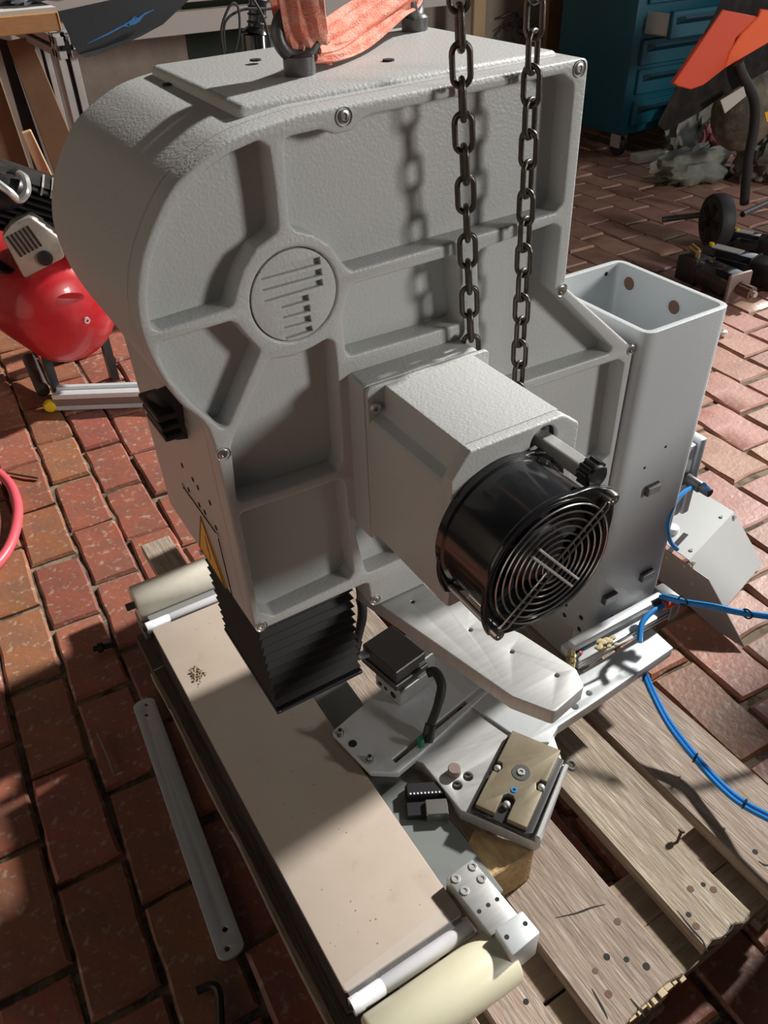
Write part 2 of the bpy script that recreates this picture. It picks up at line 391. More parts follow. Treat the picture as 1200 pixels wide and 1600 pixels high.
struct(MB().box((1.35, -1.2, 0), (1.50, 0.235, 0.80)).build('added_shade_wall', 'plaster', smooth=0))      # unseen low wall, added to keep window light and sun off the floor

# ================================================================== PALLET
PZ = 0.14
pal = thing('wooden_pallet', 'weathered grey wooden pallet under the conveyor and the grey machine', 'pallet', (0.47, 0.78, 0))
def board(x0, x1, y0, y1, z0, z1, m='old_wood', name='deck_board', seed=0, along='y', rag=0.004):
    r = random.Random(seed); n = 9; b = MB(); bot, top = [], []
    if along == 'y':
        L_ = [(x0+r.uniform(-rag, rag)*.5, y0+(y1-y0)*i/n) for i in range(n+1)]; R_ = [(x1+r.uniform(-rag, rag)*.5, y0+(y1-y0)*i/n) for i in range(n+1)]
        E0 = [(x0+(x1-x0)*k/5, y0+r.uniform(-rag, rag)*1.4) for k in range(1, 5)]
        out = L_[::-1]+E0+R_
    else:
        L_ = [(x0+(x1-x0)*i/n, y0+r.uniform(-rag, rag)*.5) for i in range(n+1)]; R_ = [(x0+(x1-x0)*i/n, y1+r.uniform(-rag, rag)*.5) for i in range(n+1)]
        out = L_+R_[::-1]
    b.prism(out, z0, z1, 'z').bevel(0.0016, 1, 40)
    return b.build(name, m, pal, 30)
boards = [(0.116, 0.196, 1.12), (0.205, 0.268, 1.367), (0.282, 0.345, 1.13), (0.388, 0.517, 1.37), (0.562, 0.648, 1.37), (0.692, 0.826, 1.37)]
BO = [board(a, b_, 0.176+(0.006 if i == 4 else 0), ye, PZ-0.022, PZ, 'shaded_wood' if i == 0 else 'old_wood', seed=i+1) for i, (a, b_, ye) in enumerate(boards)]
for k, (y0, y1) in enumerate(((0.180, 0.247), (0.249, 0.312), (0.72, 0.80), (0.802, 0.86), (1.02, 1.08), (1.082, 1.13))):
    board(0.12, 0.82, y0, y1, PZ-0.044, PZ-0.022, 'old_wood_across', 'stringer_board', 30+k, 'x')
for xk in (0.122, 0.42, 0.715):
    for yk in (0.185, 0.73, 1.02):
        b = MB().box((xk, yk, 0.022), (xk+0.10, yk+0.105, PZ-0.044)).bevel(0.003, 1); b.build('block', 'shaded_wood' if xk < .2 else 'old_wood_across', pal, 30)
for k, xk in enumerate((0.122, 0.42, 0.715)): board(xk, xk+0.1, 0.18, 1.13, 0.0, 0.022, 'old_wood', 'bottom_board', 50+k)
for px, py, m_, r_ in ((1079,1389,'rust',.006),(1099,1382,'dark_hole',.0042),(1115,1390,'rust',.006),(1076,1429,'dark_hole',.0046),(1088,1447,'rust',.006),
                       (965,1440,'rust',.006),(948,1495,'dark_hole',.0055),(979,1499,'dark_hole',.0045),(1010,1510,'dark_hole',.006),(930,1517,'rust',.0048),(951,1553,'rust',.006),(1180,1331,'dark_hole',.005),(822,1565,'dark_hole',.0045)):
    dot(pal, U(px, py, z=PZ), (0,0,1), r_*.78, 'nail_hole' if m_ == 'dark_hole' else 'nail_head', m_)
for pts in (((868,1434),(900,1427),(925,1418),(946,1413)), ((1058,1422),(1072,1440),(1085,1456),(1098,1470),(1106,1488)), ((985,1560),(1000,1578),(1008,1590)), ((925,1545),(940,1572),(950,1592)), ((1150,1440),(1140,1455),(1128,1464)), ((1185,1345),(1196,1352),(1205,1350))):
    b = MB().sweep(smoothpath([U(a, c, z=PZ+.0001) for a, c in pts], 3), lambda t: [(-.0012*(1-abs(2*t-1))-.0002, -.0004), (.0012*(1-abs(2*t-1))+.0002, -.0004), (.0012*(1-abs(2*t-1))+.0002, .0004), (-.0012*(1-abs(2*t-1))-.0002, .0004)], up=Vector((0,0,1))); b.build('crack', 'dark_hole', pal, 0)
# bent nail and split end
b = MB(); p = U(1058, 1316, z=PZ); b.cyl(p-Vector((.002, .001, .004)), p+Vector((.009, .004, .015)), .0020, n=8).cyl(p+Vector((.0085, .0038, .0145)), p+Vector((.0100, .0046, .0170)), .0046, n=12); b.build('nail', 'rust', pal)
b = MB(); r = random.Random(3)
xk = 0.41
while xk < .51:
    wk = r.uniform(.002, .011); l = r.uniform(.001, .010); b.box((xk, 0.176-l*.5, PZ-0.020+r.uniform(0, .012)), (xk+wk, 0.182, PZ-0.0005-r.uniform(0, .006))); xk += wk+r.uniform(0, .006)
b.build('split_end', 'splinter', pal, 0)

# ================================================================== CONVEYOR
con = thing('belt_conveyor', 'low beige conveyor bed with cream end rollers along the pallet edge', 'conveyor', (0.22, 0.70, PZ))
BZ = 0.232
b = MB().plate([fillet([(0.1335, 0.352), (0.298, 0.352), (0.298, 1.022), (0.1335, 1.022)], .004)], BZ-0.006, BZ, 'z', .001); b.build('bed_plate', 'bed_beige', con)
b = MB().box((0.136, 0.36, 0.1401), (0.150, 1.02, BZ-0.006)); b.build('side_rail', 'dark_steel', con)
b = MB().box((0.150, 0.40, 0.1401), (0.285, 0.43, BZ-0.006)); b.box((0.150, 0.95, 0.1401), (0.285, 0.98, BZ-0.006)); b.build('cross_member', 'dark_steel', con)
b = MB().box((0.300, 0.352, 0.150), (0.364, 1.02, 0.218)).bevel(.002, 1); b.build('rail', 'rail_grey', con)
def roller(y, z, x0, x1, r, m, chip):
    b = MB(); b.lathe([(0, 0), (r*.30, 0), (r*.30, .004), (r*.93, .0), (r, .004), (r, x1-x0-.004), (r*.93, x1-x0), (0, x1-x0)], (x0, y, z), (1,0,0), 40); o = b.build('end_roller', m, con)
    b = MB().cyl((x0-.016, y, z), (x0+.004, y, z), .007, n=6); b.build('axle_stub', 'dark_steel', o)
    return o
R1 = roller(0.292, 0.214, 0.137, 0.320, 0.034, 'cream_plastic', 0)
R2 = roller(1.118, 0.214, 0.130, 0.30, 0.034, 'dirty_cream', 1)
for y_, x0, x1 in ((0.338, 0.134, 0.300), (1.040, 0.128, 0.300)):
    b = MB(); rr = 0.0098
    b.lathe([(0, 0), (rr*1.05, 0), (rr*1.05, .012), (rr, .013), (rr, .040), (rr*.94, .041), (rr*.94, .043), (rr, .044), (rr, x1-x0), (0, x1-x0)], (x0, y_, 0.222), (1,0,0), 20); o = b.build('guide_rod', 'white_plastic', con)
    b = MB().cyl((x0-.006, y_, .222), (x0+.002, y_, .222), .004, n=8); b.build('rod_end', 'dark_steel', o)
# clear film bridging the gap at both ends of the bed
b = MB(); b.plate([fillet([(0.136, 0.343), (0.300, 0.343), (0.300, 0.372), (0.136, 0.360)], .002)], BZ+.0004, BZ+.0012, 'z'); b.build('clear_film', 'clear_film', con)
b = MB(); b.hexa([(0.140, 1.048, .218), (0.292, 1.048, .218), (0.292, 1.085, .206), (0.140, 1.085, .206)], [(0.140, 1.048, .2195), (0.292, 1.048, .2195), (0.292, 1.085, .2075), (0.140, 1.085, .2075)]); b.build('gap_cover', 'sheet_steel', con)
b = MB().box((0.128, 1.095, 0.1401), (0.140, 1.14, 0.182)).bevel(.003, 1); b.build('end_bracket', 'rail_grey', con)
# roller bracket on the right at the near end: flat bar with four screws and a stepped block
ZK = .2505
bp_ = [U(697, 1371, z=ZK), U(738, 1342, z=ZK), U(812, 1432, z=ZK), U(768, 1462, z=ZK)]
b = MB().prism([(v.x, v.y) for v in bp_], .2185, ZK, 'z').bevel(.0015, 2); br = b.build('roller_bracket', 'aluminium', con)
for px, py in ((712,1373),(739,1354),(753,1373),(726,1392)): screw(br, U(px, py, z=ZK), (0,0,1), .0058, .0016)
for px, py in ((749,1424),(763,1414),(777,1405)): dot(br, U(px, py, z=ZK), (0,0,1), .0026)
ZQ = .262
bq_ = [U(773, 1451, z=ZQ), U(816, 1421, z=ZQ), U(845, 1457, z=ZQ), U(801, 1494, z=ZQ)]
b = MB().prism([(v.x, v.y) for v in bq_], .205, ZQ, 'z').bevel(.003, 2); b2 = b.build('bearing_block', 'anodised', con)
for px, py in ((792,1464),(821,1443)): dot(b2, U(px, py, z=ZQ), (0,0,1), .0028)
# dirt crumbs on the bed
b = MB(); r = random.Random(5)
cpt = U(308, 1055, z=BZ)
for k in range(60): p = cpt+Vector((r.gauss(0, .0055), r.gauss(0, .0075), r.uniform(0, .004))); b.sphere(p, r.uniform(.0006, .0024), (r.uniform(.6, 1.6), r.uniform(.6, 1.4), .7), 5)
for k in range(55): p = Vector((r.uniform(.145, .29), r.uniform(.37, 1.0), BZ+.0002)); b.sphere(p, r.uniform(.0003, .0010), (r.uniform(.6, 2), r.uniform(.6, 2), .5), 5)
tag(b.build('sawdust_crumbs', 'crumb', None, 30, org=(cpt.x, cpt.y, BZ)), 'crumbs of yellowish dirt lying on the beige conveyor bed', 'dirt')['kind'] = 'stuff'

# ================================================================== STAMPING MACHINE
YA = 0.613; PD = 0.024
mac = thing('stamping_machine', 'big grey cast-iron stamping machine with ribbed side, fan and square column', 'machine', (0.62, 0.70, 0.215))
F = lambda *pts: [((v := U(px, py, y=YA)).x, v.z) for px, py in pts]
outline = [(0.598, 1.090), (0.300, 1.082), (0.246, 1.074), (0.216, 1.063), (0.187, 1.046), (0.167, 1.023), (0.152, 0.999), (0.143, 0.975), (0.139, 0.953), (0.140, 0.929), (0.146, 0.900), (0.158, 0.868), (0.171, 0.849), (0.178, 0.834), (0.181, 0.812), (0.187, 0.560), (0.336, 0.561), (0.339, 0.516), (0.732, 0.516), (0.732, 0.756), (0.602, 0.868)]
arc_ = [(p.x, p.y) for p in smoothpath([(a, c, 0) for a, c in outline[1:15]], 5)]
outline = outline[:1]+arc_+outline[15:]
out_f = fillet(outline, .008, 3)
P1 = fillet(F((405,220),(420,230),(430,300),(435,357),(430,367),(400,390),(380,423),(370,453),(365,477),(358,483),(250,517),(238,513),(233,493),(232,457),(237,413),(250,373),(273,330),(295,299),(319,270),(360,240)), .006, 3)
P2 = fillet(F((248,537),(360,503),(370,507),(382,522),(407,548),(403,558),(357,667),(346,670),(327,653),(300,630),(267,593),(250,560)), .006, 3)
P3 = fillet(F((421,563),(460,557),(490,543),(512,530),(522,535),(527,575),(535,722),(528,735),(380,784),(371,780),(362,700),(366,684)), .006, 3)
P4 = fillet(F((375,803),(530,750),(538,755),(553,895),(546,907),(428,963),(405,957)), .006, 3)
P5 = fillet(F((553,823),(600,806),(640,868),(573,897)), .006, 3)
P6 = fillet(F((444,216),(500,203),(525,211),(550,205),(566,188),(580,180),(880,116),(897,130),(880,318),(868,332),(550,423),(543,419),(533,407),(517,383),(490,366),(463,360),(453,350)), .007, 3)
P7 = fillet(F((549,446),(708,400),(716,408),(722,505),(548,556),(541,550),(536,493)), .006, 3)
P8 = fillet(F((747,392),(866,350),(876,356),(866,452),(958,545),(952,553),(752,618)), .006, 3)
P9 = fillet(F((760,634),(966,562),(975,568),(952,712),(940,722),(790,770)), .006, 3)
hc = (0.2775, 0.9375); HR = 0.0425
K = lambda zx, zy: (380+zx*.15, 350+zy*.15)
slots_px = [((165,525),(800,345),(810,420),(195,590)), ((185,640),(815,465),(825,535),(210,705)), ((200,760),(825,575),(835,640),(230,820)),
            ((385,815),(680,735),(690,800),(405,885)), ((400,930),(695,840),(705,910),(425,990)), ((415,1045),(700,950),(715,1020),(435,1095)), ((430,1150),(715,1060),(730,1115),(450,1205))]
b = MB()
b.plate([out_f, P1, P2, P3, P4, P5, P6, P7, P8, P9, circ(hc, HR, 48)], YA, YA+PD+.004, 'y', .0028)
b.plate([out_f], YA+PD, 0.89, 'y', 0)
body = b.build('cast_body', 'cast_paint', mac, 40)
b = MB(); slots = [F(*[K(*q) for q in s_]) for s_ in slots_px]
b.plate([circ(hc, HR-.0011, 48)]+slots, YA+.0004, YA+.0075, 'y', .0005)
b.plate([circ(hc, HR+.004, 40)], YA+.0052, YA+PD, 'y'); lg = b.build('emblem_disc', 'cast_paint', body, 30); lg['label'] = 'round cast emblem of three long and four short bars'
# screw bosses and screws on the rim
for px, py in ((537,182),(905,107),(349,709),(408,978),(586,937),(877,453),(987,545)):
    p = U(px, py, y=YA)
    MB().lathe([(.0074, .001), (.0074, -.0006), (.0050, -.0006)], p+Vector((0, -.0004, 0)), NY, 20).build('screw_seat', 'zinc', body)
    screw(body, p, NY, .0052, .0014, 'rim_screw', 'steel')
# raised strip on the top
tp = [(0.262, 0.650), (0.588, 0.644), (0.590, 0.884), (0.268, 0.884)]
b = MB(); zl, zr = 1.0862, 1.0935
b.hexa([(p[0], p[1], 1.05) for p in tp], [(tp[0][0], tp[0][1], zl), (tp[1][0], tp[1][1], zr), (tp[2][0], tp[2][1], zr), (tp[3][0], tp[3][1], zl)]).bevel(.006, 3); b.build('top_pad', 'cast_paint', body)
for px, py in ((399,93),(607,93),(733,70),(263,131)): dot(body, U(px, py, z=1.0915 if px > 300 else 1.078), (0,0,1), .0055 if px != 733 else .004, 'bolt_hole')
# pad carrying the motor housing
YS = 0.583
b = MB().prism(fillet([(0.3245, 0.655), (0.462, 0.655), (0.462, 0.8462), (0.3245, 0.8462)], .006, 3), YS, YA+.02, 'y'); b.bevel(.0018, 2); b.build('mounting_pad', 'cast_paint', body)

# motor housing
YH = 0.440
hx0, hx1, px0, px1, zt_, zs_, zb_ = 0.3265, 0.470, 0.3455, 0.452, 0.8440, 0.823, 0.668
rear = [(hx0, zb_), (hx1, zb_), (hx1, zs_-.014), (hx1-.002, zs_-.010), (px1+.006, zs_-.006), (px1+.001, zs_), (px1, zt_), (px0, zt_), (px0-.002, zs_), (px0-.006, zs_-.008), (hx0+.003, zs_-.012), (hx0, zs_-.016)]
front = fillet([(hx0, zb_), (hx1, zb_), (hx1, zs_+.006, .010), (hx1-.006, zs_+.010, .006), (px1+.003, zt_-.004, .004), (px1-.004, zt_, .004), (px0, zt_, .003), (hx0, zs_-.004, .003)], .004, 3)
b = MB(); b.plate([fillet(rear, .002, 2)], YH+.0105, YS-.0008, 'y', 0)
rodc = (0.4285, 0.8235)
b.plate([front, circ(rodc, .0155, 28)], YH, YH+.013, 'y', .002)
hou = b.build('motor_housing', 'cast_paint', mac, 40)
b = MB().plate([fillet([(hx0-.001, zb_-.001), (hx1+.001, zb_-.001), (hx1+.001, zt_+.001), (hx0-.001, zt_+.001)], .006, 3)], YS-.0062, YS-.0010, 'y', .001); b.build('flange', 'cast_paint', hou)
for p in ((hx0+.006, zs_+.001), (hx1-.006, zs_+.003), (hx0+.006, zb_+.006)): screw(hou, (p[0], YS-.006, p[1]), NY, .0052, .005)
b = MB().lathe([(0, .034), (.0150, .034), (.0150, .004), (.0146, .004)], (rodc[0], YH+.0005, rodc[1]), (0,1,0), 28); b.build('rod_hole', 'dark_hole', hou)
# adjusting rod with a black knob
b = MB(); kx, kz = rodc[0]+.002, rodc[1]-.001; hw = .0062
b.prism(fillet([(kx-hw, kz-hw), (kx+hw, kz-hw), (kx+hw, kz+hw), (kx-hw, kz+hw)], .0012, 2), 0.386, YH+.03, 'y'); rod = b.build('adjusting_rod', 'zinc', mac, 0)
b = MB(); n = 48; prof = []
for k in range(n):
    t = 2*math.pi*k/n; rr = .0118+.0011*math.copysign(1, math.sin(12*t)); prof.append((kx+rr*math.cos(t), kz+rr*math.sin(t)))
b.prism(prof, 0.376, 0.388, 'y'); b.lathe([(.0105, 0), (.0100, .003), (0, .0042)], (kx, .376, kz), NY, 24); b.build('knob', 'black_plastic', rod, 40)

# fan: two ring bodies, ears, guard
fc = Vector((0.381, 0, 0.7505)); FY = 0.3684
fan = bpy.data.objects.new('cooling_fan', None)
e1, e2 = U(949, 773, y=FY), U(771, 984, y=FY)
fc = (e1+e2)/2; fc.y = 0
de = (e1-e2).normalized(); pe = Vector((-de.z, 0, de.x))
FR = 0.0655
def earplate(r, ear, earr):
    """circle with two opposite ears, in x,z"""
    pts = []; n = 72
    for k in range(n):
        t = 2*math.pi*k/n; a = abs(((t+math.pi/2) % math.pi)-math.pi/2); rr = r
        if a < 0.62: rr = max(r, min(ear, r*math.cos(0.0)/max(math.cos(0.60-a), .3)*1.0 if False else r+(ear-r)*((0.62-a)/0.62)**1.15))
        v = de*math.cos(t)*rr+pe*math.sin(t)*rr; pts.append((fc.x+v.x, fc.z+v.z))
    return pts
EAR = (e1-e2).length/2+.007
b = MB()
fcv = lambda y: (fc.x, y, fc.z)
b.lathe([(FR+.0035, FY+.005), (FR+.0035, YH-.010), (FR+.006, YH-.008), (FR+.006, YH), (FR-.004, YH), (FR-.004, FY+.005)], fcv(0), (0,1,0), 64, closed=True)
fanb = b.build('fan_body', 'gloss_black', mac, 40); fan = fanb
b = MB().plate([earplate(FR+.0045, EAR, .01), circ((fc.x, fc.z), FR-.003, 64)], FY, FY+.005, 'y', .0008); b.build('front_flange', 'gloss_black', fanb)
b = MB().plate([earplate(FR+.0055, EAR, .01), circ((fc.x, fc.z), FR-.003, 64)], YH-.006, YH-.0012, 'y', .0008); b.build('rear_flange', 'gloss_black', fanb)
for sg in (1, -1):
    pe_ = Vector((fc.x, 0, fc.z))+de*sg*(EAR-.007)
    b = MB().cyl((pe_.x, FY+.004, pe_.z), (pe_.x, YH, pe_.z), .003, n=12); b.build('stud', 'zinc', fanb)
    b = MB().lathe([(0, .007), (.0025, .007), (.0027, .008), (.0052, .008), (.0058, .006), (.0058, -.001)], (pe_.x, FY-.001, pe_.z), NY, 14); b.build('guard_screw', 'steel', fanb)
b = MB().lathe([(0, 0), (.026, .0), (.030, .004), (.030, .04), (0, .04)], fcv(FY+.012), (0,1,0), 32); hub = b.build('hub', 'black_plastic', fanb)
for k in range(5):
    b = MB(); a0 = 2*math.pi*k/5; lo_, hi_ = [], []
    for i in range(7):
        t = i/6; r0, r1 = .029, FR-.006
        for lst, rr, tw in ((lo_, r0, .0), (hi_, r1, .12)):
            a = a0+tw+t*0.80; lst.append((fc.x+rr*math.cos(a), FY+.018+.022*t, fc.z+rr*math.sin(a)))
    V0 = b._v(lo_); V1 = b._v(hi_); V2 = b._v([(p[0], p[1]+.0016, p[2]) for p in lo_]); V3 = b._v([(p[0], p[1]+.0016, p[2]) for p in hi_])
    for i in range(6): b.face([V0[i], V0[i+1], V1[i+1], V1[i]]); b.face([V2[i], V3[i], V3[i+1], V2[i+1]]); b.face([V1[i], V1[i+1], V3[i+1], V3[i]]); b.face([V0[i], V2[i], V2[i+1], V0[i+1]])
    b.face([V0[0], V1[0], V3[0], V2[0]]); b.face([V0[6], V2[6], V3[6], V1[6]]); b.build('blade', 'black_plastic', fanb)
b = MB().lathe([(0, 0), (FR-.004, 0), (FR-.004, -.002), (0, -.002)], fcv(YH-.001), (0,1,0), 32); b.build('fan_back', 'dark_hole', fanb)
for k in range(8):
    R_ = .0115+.0073*k
    MB().torus(fcv(FY-.0045), NY, R_, .00095, 56, 6).build('guard_ring', 'steel', fanb)
for off in (-.0042, .0042):
    c0 = Vector(fcv(FY-.0068)); b = MB()
    ends = []
    for sg in (-1, 1):
        ends.append(c0+de*sg*(EAR-.016)+pe*off); 
    pth = [c0+de*-(EAR-.009)+pe*off*.6+Vector((0,.003,0)), ends[0], ends[1], c0+de*(EAR-.009)+pe*off*.6+Vector((0,.003,0))]
    b.tube(pth, .0011, 6); b.build('guard_bar', 'steel', fanb)
    c1 = c0-Vector((0, .0014, 0)); b = MB().tube([c1-pe*.0405+de*off, c1+pe*.0405+de*off], .0014, 6); b.build('guard_bar', 'zinc', fanb)

# black handle, holes and warning triangle on the left flank (x about .19)
XL = 0.1845
b = MB(); pts = [U(236, 607, x=.160), U(238, 640, x=.166), U(262, 682, x=.172), U(288, 693, x=.176), U(282, 668, x=.176), U(262, 622, x=.166), U(250, 603, x=.162)]
cx_ = sum(pts, Vector())/len(pts)
b.hexa([(p.x+.022, p.y, p.z) for p in pts], [((p.x-.008)*1.0, cx_.y+(p.y-cx_.y)*.82, cx_.z+(p.z-cx_.z)*.86) for p in pts]).bevel(.004, 2); hd = b.build('locking_handle', 'rubber', mac)
for t in (0.25, 0.5, 0.75):
    b = MB(); p = pts[0].lerp(pts[5], .5).lerp(pts[2].lerp(pts[4], .5), t); b.box((p.x-.016, p.y-.03, p.z-.003), (p.x+.004, p.y+.03, p.z+.003)); b.bevel(.0015, 1); b.build('grip_rib', 'black_plastic', hd)
for zx, zy in ((272,620),(342,712),(375,765),(315,780),(385,880),(422,928),(455,865),(495,1030)):
    px, py = 220+zx*.2375, 580+zy*.2375
    z0 = U(px, py, x=XL).z; xs_ = 0.181+(0.187-0.181)*(0.812-z0)/0.252
    dot(mac, U(px, py, x=xs_-.0003), (-1,0,0), .0032, 'tapped_hole')
T = lambda zx, zy, dx=0: U(220+zx*.2375, 580+zy*.2375, x=0.1845+dx)
tri = [T(395,950), T(560,1430), T(388,1150)]
b = MB(); b.hexa([p+Vector((.004,0,0)) for p in tri], [p+Vector((-.0008,0,0)) for p in tri]); wt = b.build('warning_triangle', 'warning_yellow', mac, 0); wt['label'] = 'yellow warning triangle with black border'
c_ = sum(tri, Vector())/3
b = MB()
for i in range(3):
    p, q = tri[i], tri[(i+1) % 3]
    pi, qi = p.lerp(c_, .10), q.lerp(c_, .10)
    b.hexa([v+Vector((-.0006,0,0)) for v in (p, q, qi, pi)], [v+Vector((-.0011,0,0)) for v in (p, q, qi, pi)])
s0, s1 = tri[0].lerp(c_, .55), c_.lerp(tri[1].lerp(tri[2], .5), .5)
u_ = (tri[1]-tri[0]).normalized()*.006
b.hexa([v+Vector((-.0006,0,0)) for v in (s0, s0+u_, c_+u_*1.6, s1+u_*.4, s1, c_+u_*.6, c_-u_*.4)], [v+Vector((-.0011,0,0)) for v in (s0, s0+u_, c_+u_*1.6, s1+u_*.4, s1, c_+u_*.6, c_-u_*.4)])
b.build('triangle_print', 'black_plastic', wt, 0)
# clear cover of the warning plate with its dark edges and two screws
a0, a1, a2, a3 = T(275,755,-.001), T(505,1080,-.001), T(612,1520,-.001), T(395,1190,-.001)
b = MB(); b.tube([a0, a1, a2], .0007, 5); b.build('cover_edge', 'black_plastic', mac)
for p in (a0, a1, a3): screw(mac, p, (-1,0,0), .0035, .0015)

# bellows
bl = bpy.data.objects.new
b = MB(); bx0, bx1, by0, by1 = 0.202, 0.324, 0.650, 0.815; zt0, zb0 = 0.562, 0.372; n = 13; rings = []
for i in range(2*n+1):
    t = i/(2*n); z = zt0+(zb0-zt0)*t; e = 0.0 if i % 2 == 0 else .0055; sh = .010*t
    rings.append(b._v([(bx0-e+sh*.9, by0-e, z), (bx1+e+sh*.5, by0-e, z), (bx1+e+sh*.5, by1+e, z), (bx0-e+sh*.9, by1+e, z)]))
for A, B in zip(rings, rings[1:]):
    for k in range(4): j = (k+1) % 4; b.face([A[k], A[j], B[j], B[k]])
b.face(rings[0]); b.face(rings[-1]); bel = b.build('bellows', 'bellows_fabric', mac, 0)
b = MB().box((bx0+.003, by0-.008, zb0-.006), (bx1+.011, by1+.008, zb0)).bevel(.001, 1); b.build('end_frame', 'black_plastic', bel)
for p in ((bx0+.007, by0-.004), (bx1+.007, by0-.004)): screw(bel, (p[0], p[1]-.003, zb0-.002), NY, .0018, .001)

# eye bolts
def eyebolt(px, py, zt, R_, r_, yawd):
    p = U(px, py, z=zt); p.z = zt
    e = MB(); e.lathe([(0, -.006), (.0130, -.006), (.0145, .002), (.0145, .013), (.0115, .0155), (0, .0155)], p, (0,0,1), 20)
    nrm = Vector((math.sin(yawd), -math.cos(yawd), 0.12))
    e.torus(p+Vector((0, 0, .0125+R_)), nrm, R_, r_, 40, 12); o = e.build('eye_bolt', 'dark_steel', mac); return p
EB1 = eyebolt(469, 113, 1.0900, .0176, .0062, -.15)
EB2 = eyebolt(648, 48, 1.0925, .0176, .0062, .75)

# unseen box behind the casting, added to cast shade on the left floor
b = MB().box((0.50, 1.17, PZ+.0005), (0.76, 1.34, 0.66)).bevel(.006, 2); ren = b.build('shade_box', 'cast_paint', mac)
b = MB().box((0.515, 1.34, PZ+.03), (0.745, 1.348, 0.645)).bevel(.003, 2); b.build('shade_box_door', 'cast_paint', ren)
b = MB().box((0.48, 0.885, 0.575), (0.60, 1.175, 0.70)).bevel(.004, 2); b.build('shade_box_arm', 'cast_paint', ren)  # added to close a lit gap in the floor shade
# column
tx0, tx1, ty0, ty1, tz0, tz1 = 0.735, 0.888, 0.598, 0.800, 0.228, 0.779
b = MB(); oc = fillet([(tx0, ty0), (tx1, ty0), (tx1, ty1), (tx0, ty1)], .018, 6); ic = fillet([(tx0+.0085, ty0+.0085), (tx1-.0085, ty0+.0085), (tx1-.0085, ty1-.0085), (tx0+.0085, ty1-.0085)], .010, 5)
b.plate([oc, ic], tz0, tz1, 'z', .0006); clm = b.build('column', 'column_paint', mac, 40)
for px, py in ((983,443),(1053,480)):
    p = U(px, py, x=tx1-.0085); b = MB(); b.lathe([(.0125, .0004), (.0125, -.0008), (.0098, -.0016), (.0098, .0002)], p, (-1,0,0), 24); hl = b.build('access_hole', 'light_paint', clm)
    b = MB().lathe([(0, .0003), (.0098, .0003)], p+Vector((.0,0,0)), (-1,0,0), 24); b.build('hole_depth', 'rust', hl)
dot(clm, U(947, 428, y=ty1-.0085), NY, .0032)
for px, py in ((1040,698),(1007,731)): dot(clm, U(px, py, y=ty0), NY, .0022)
for px, py in ((1017,762),(950,932),(1008,897)):
    p = U(px, py, y=ty0); w_, h_ = .0138, .0080
    b = MB().box((p.x-w_, ty0-.0075, p.z-h_), (p.x+w_, ty0+.001, p.z+h_)).bevel(.0012, 1); npz = b.build('name_plate', 'dark_steel', clm)
    b = MB().box((p.x-w_+.002, ty0-.0082, p.z-h_+.0018), (p.x+w_-.002, ty0-.007, p.z+h_-.0018)); b.build('plate_face', 'label_face', npz, 0)
for px, py in ((882,961),(908,965),(905,983),(884,944)): dot(clm, U(px, py, x=tx0), (-1,0,0), .0045)

# aluminium arm plate under the head
ZA = 0.5150
A_ = lambda *pts: [((v := U(px, py, z=ZA)).x, v.y) for px, py in pts]
ap = A_((552,915),(800,1088),(866,1113),(913,1072),(900,1045),(815,990),(752,962),(735,944),(690,938),(655,905),(640,880))
ap = fillet(ap, .006, 3)
hs_ = [circ(A_((645,940))[0], .0028, 12), circ(A_((735,984))[0], .0028, 12), circ(A_((800,1018))[0], .0028, 12), circ(A_((870,1055))[0], .0028, 12)]
arm = MB().plate([ap]+hs_, ZA-.022, ZA, 'z', .0012).build('arm_plate', 'aluminium', mac, 40)

# lower bracket: bent bar, angled plate, slotted plate
ZL = 0.243
Lz = lambda z, *pts: [((v := U(px, py, z=z)).x, v.y) for px, py in pts]
bar = fillet(Lz(ZL, (1018,981),(1052,1012),(937,1092),(872,1135),(858,1160),(820,1160),(743,1107),(700,1075),(690,1040),(790,1010),(912,1050)), .002, 2)
hb = [circ(Lz(ZL, (920,1083))[0], .0048, 16), circ(Lz(ZL, (898,1104))[0], .0055, 16)]
b = MB().plate([bar]+hb, ZL-.020, ZL, 'z', .0012); bb = b.build('base_bar', 'anodised', mac, 40)
apl = fillet(Lz(ZL-.004, (646,1187),(660,1192),(720,1266),(838,1317),(846,1311),(884,1204),(858,1130),(743,1100),(735,1095)), .004, 3)
ZP = ZL-.004
hp = [circ(Lz(ZP, (714,1227))[0], .0072, 16), circ(Lz(ZP, (731,1213))[0], .0072, 16)]
b = MB().plate([apl]+hp, ZP-.022, ZP, 'z', .0012); anp = b.build('angled_plate', 'aluminium', mac, 40)
for c in ((714,1227),(731,1213)):
    p = U(*c, z=ZP-.010); b = MB().lathe([(0, .003), (.003, .003), (.003, .006), (.0058, .006), (.0058, -.004), (0, -.004)], p, (0,0,1), 14); b.build('sunk_screw', 'steel', anp)
p = U(710, 1200, z=ZP+.012); b = MB().lathe([(.0092, -.014), (.0092, -.001), (.0082, 0), (0, 0)], p, (0,0,1), 24); b.build('dowel_pin', 'pink_dust', anp)
ZT = ZL+.004
sp_ = fillet(Lz(ZT, (519,1143),(579,1205),(622,1207),(646,1187),(768,1075),(765,1058),(700,1018),(640,1040)), .003, 2)
sl_ = Lz(ZT, (618,1192),(612,1186),(748,1074),(757,1074),(754,1080)); 
b = MB().plate([sp_, fillet(sl_, .002, 2)], ZT-.012, ZT, 'z', .0008); slp = b.build('slotted_plate', 'milled_aluminium', mac, 40)
dot(slp, U(551, 1162, z=ZT), (0,0,1), .0062)
for px, py in ((532,1148),(578,1189)):
    p = U(px, py, z=ZT); b = MB().lathe([(0, .004), (.0022, .004), (.0022, .012), (.0036, .012), (.0036, .007), (.0058, .006), (.0058, 0)], p, (0,0,1), 14); b.build('set_screw', 'steel', slp)
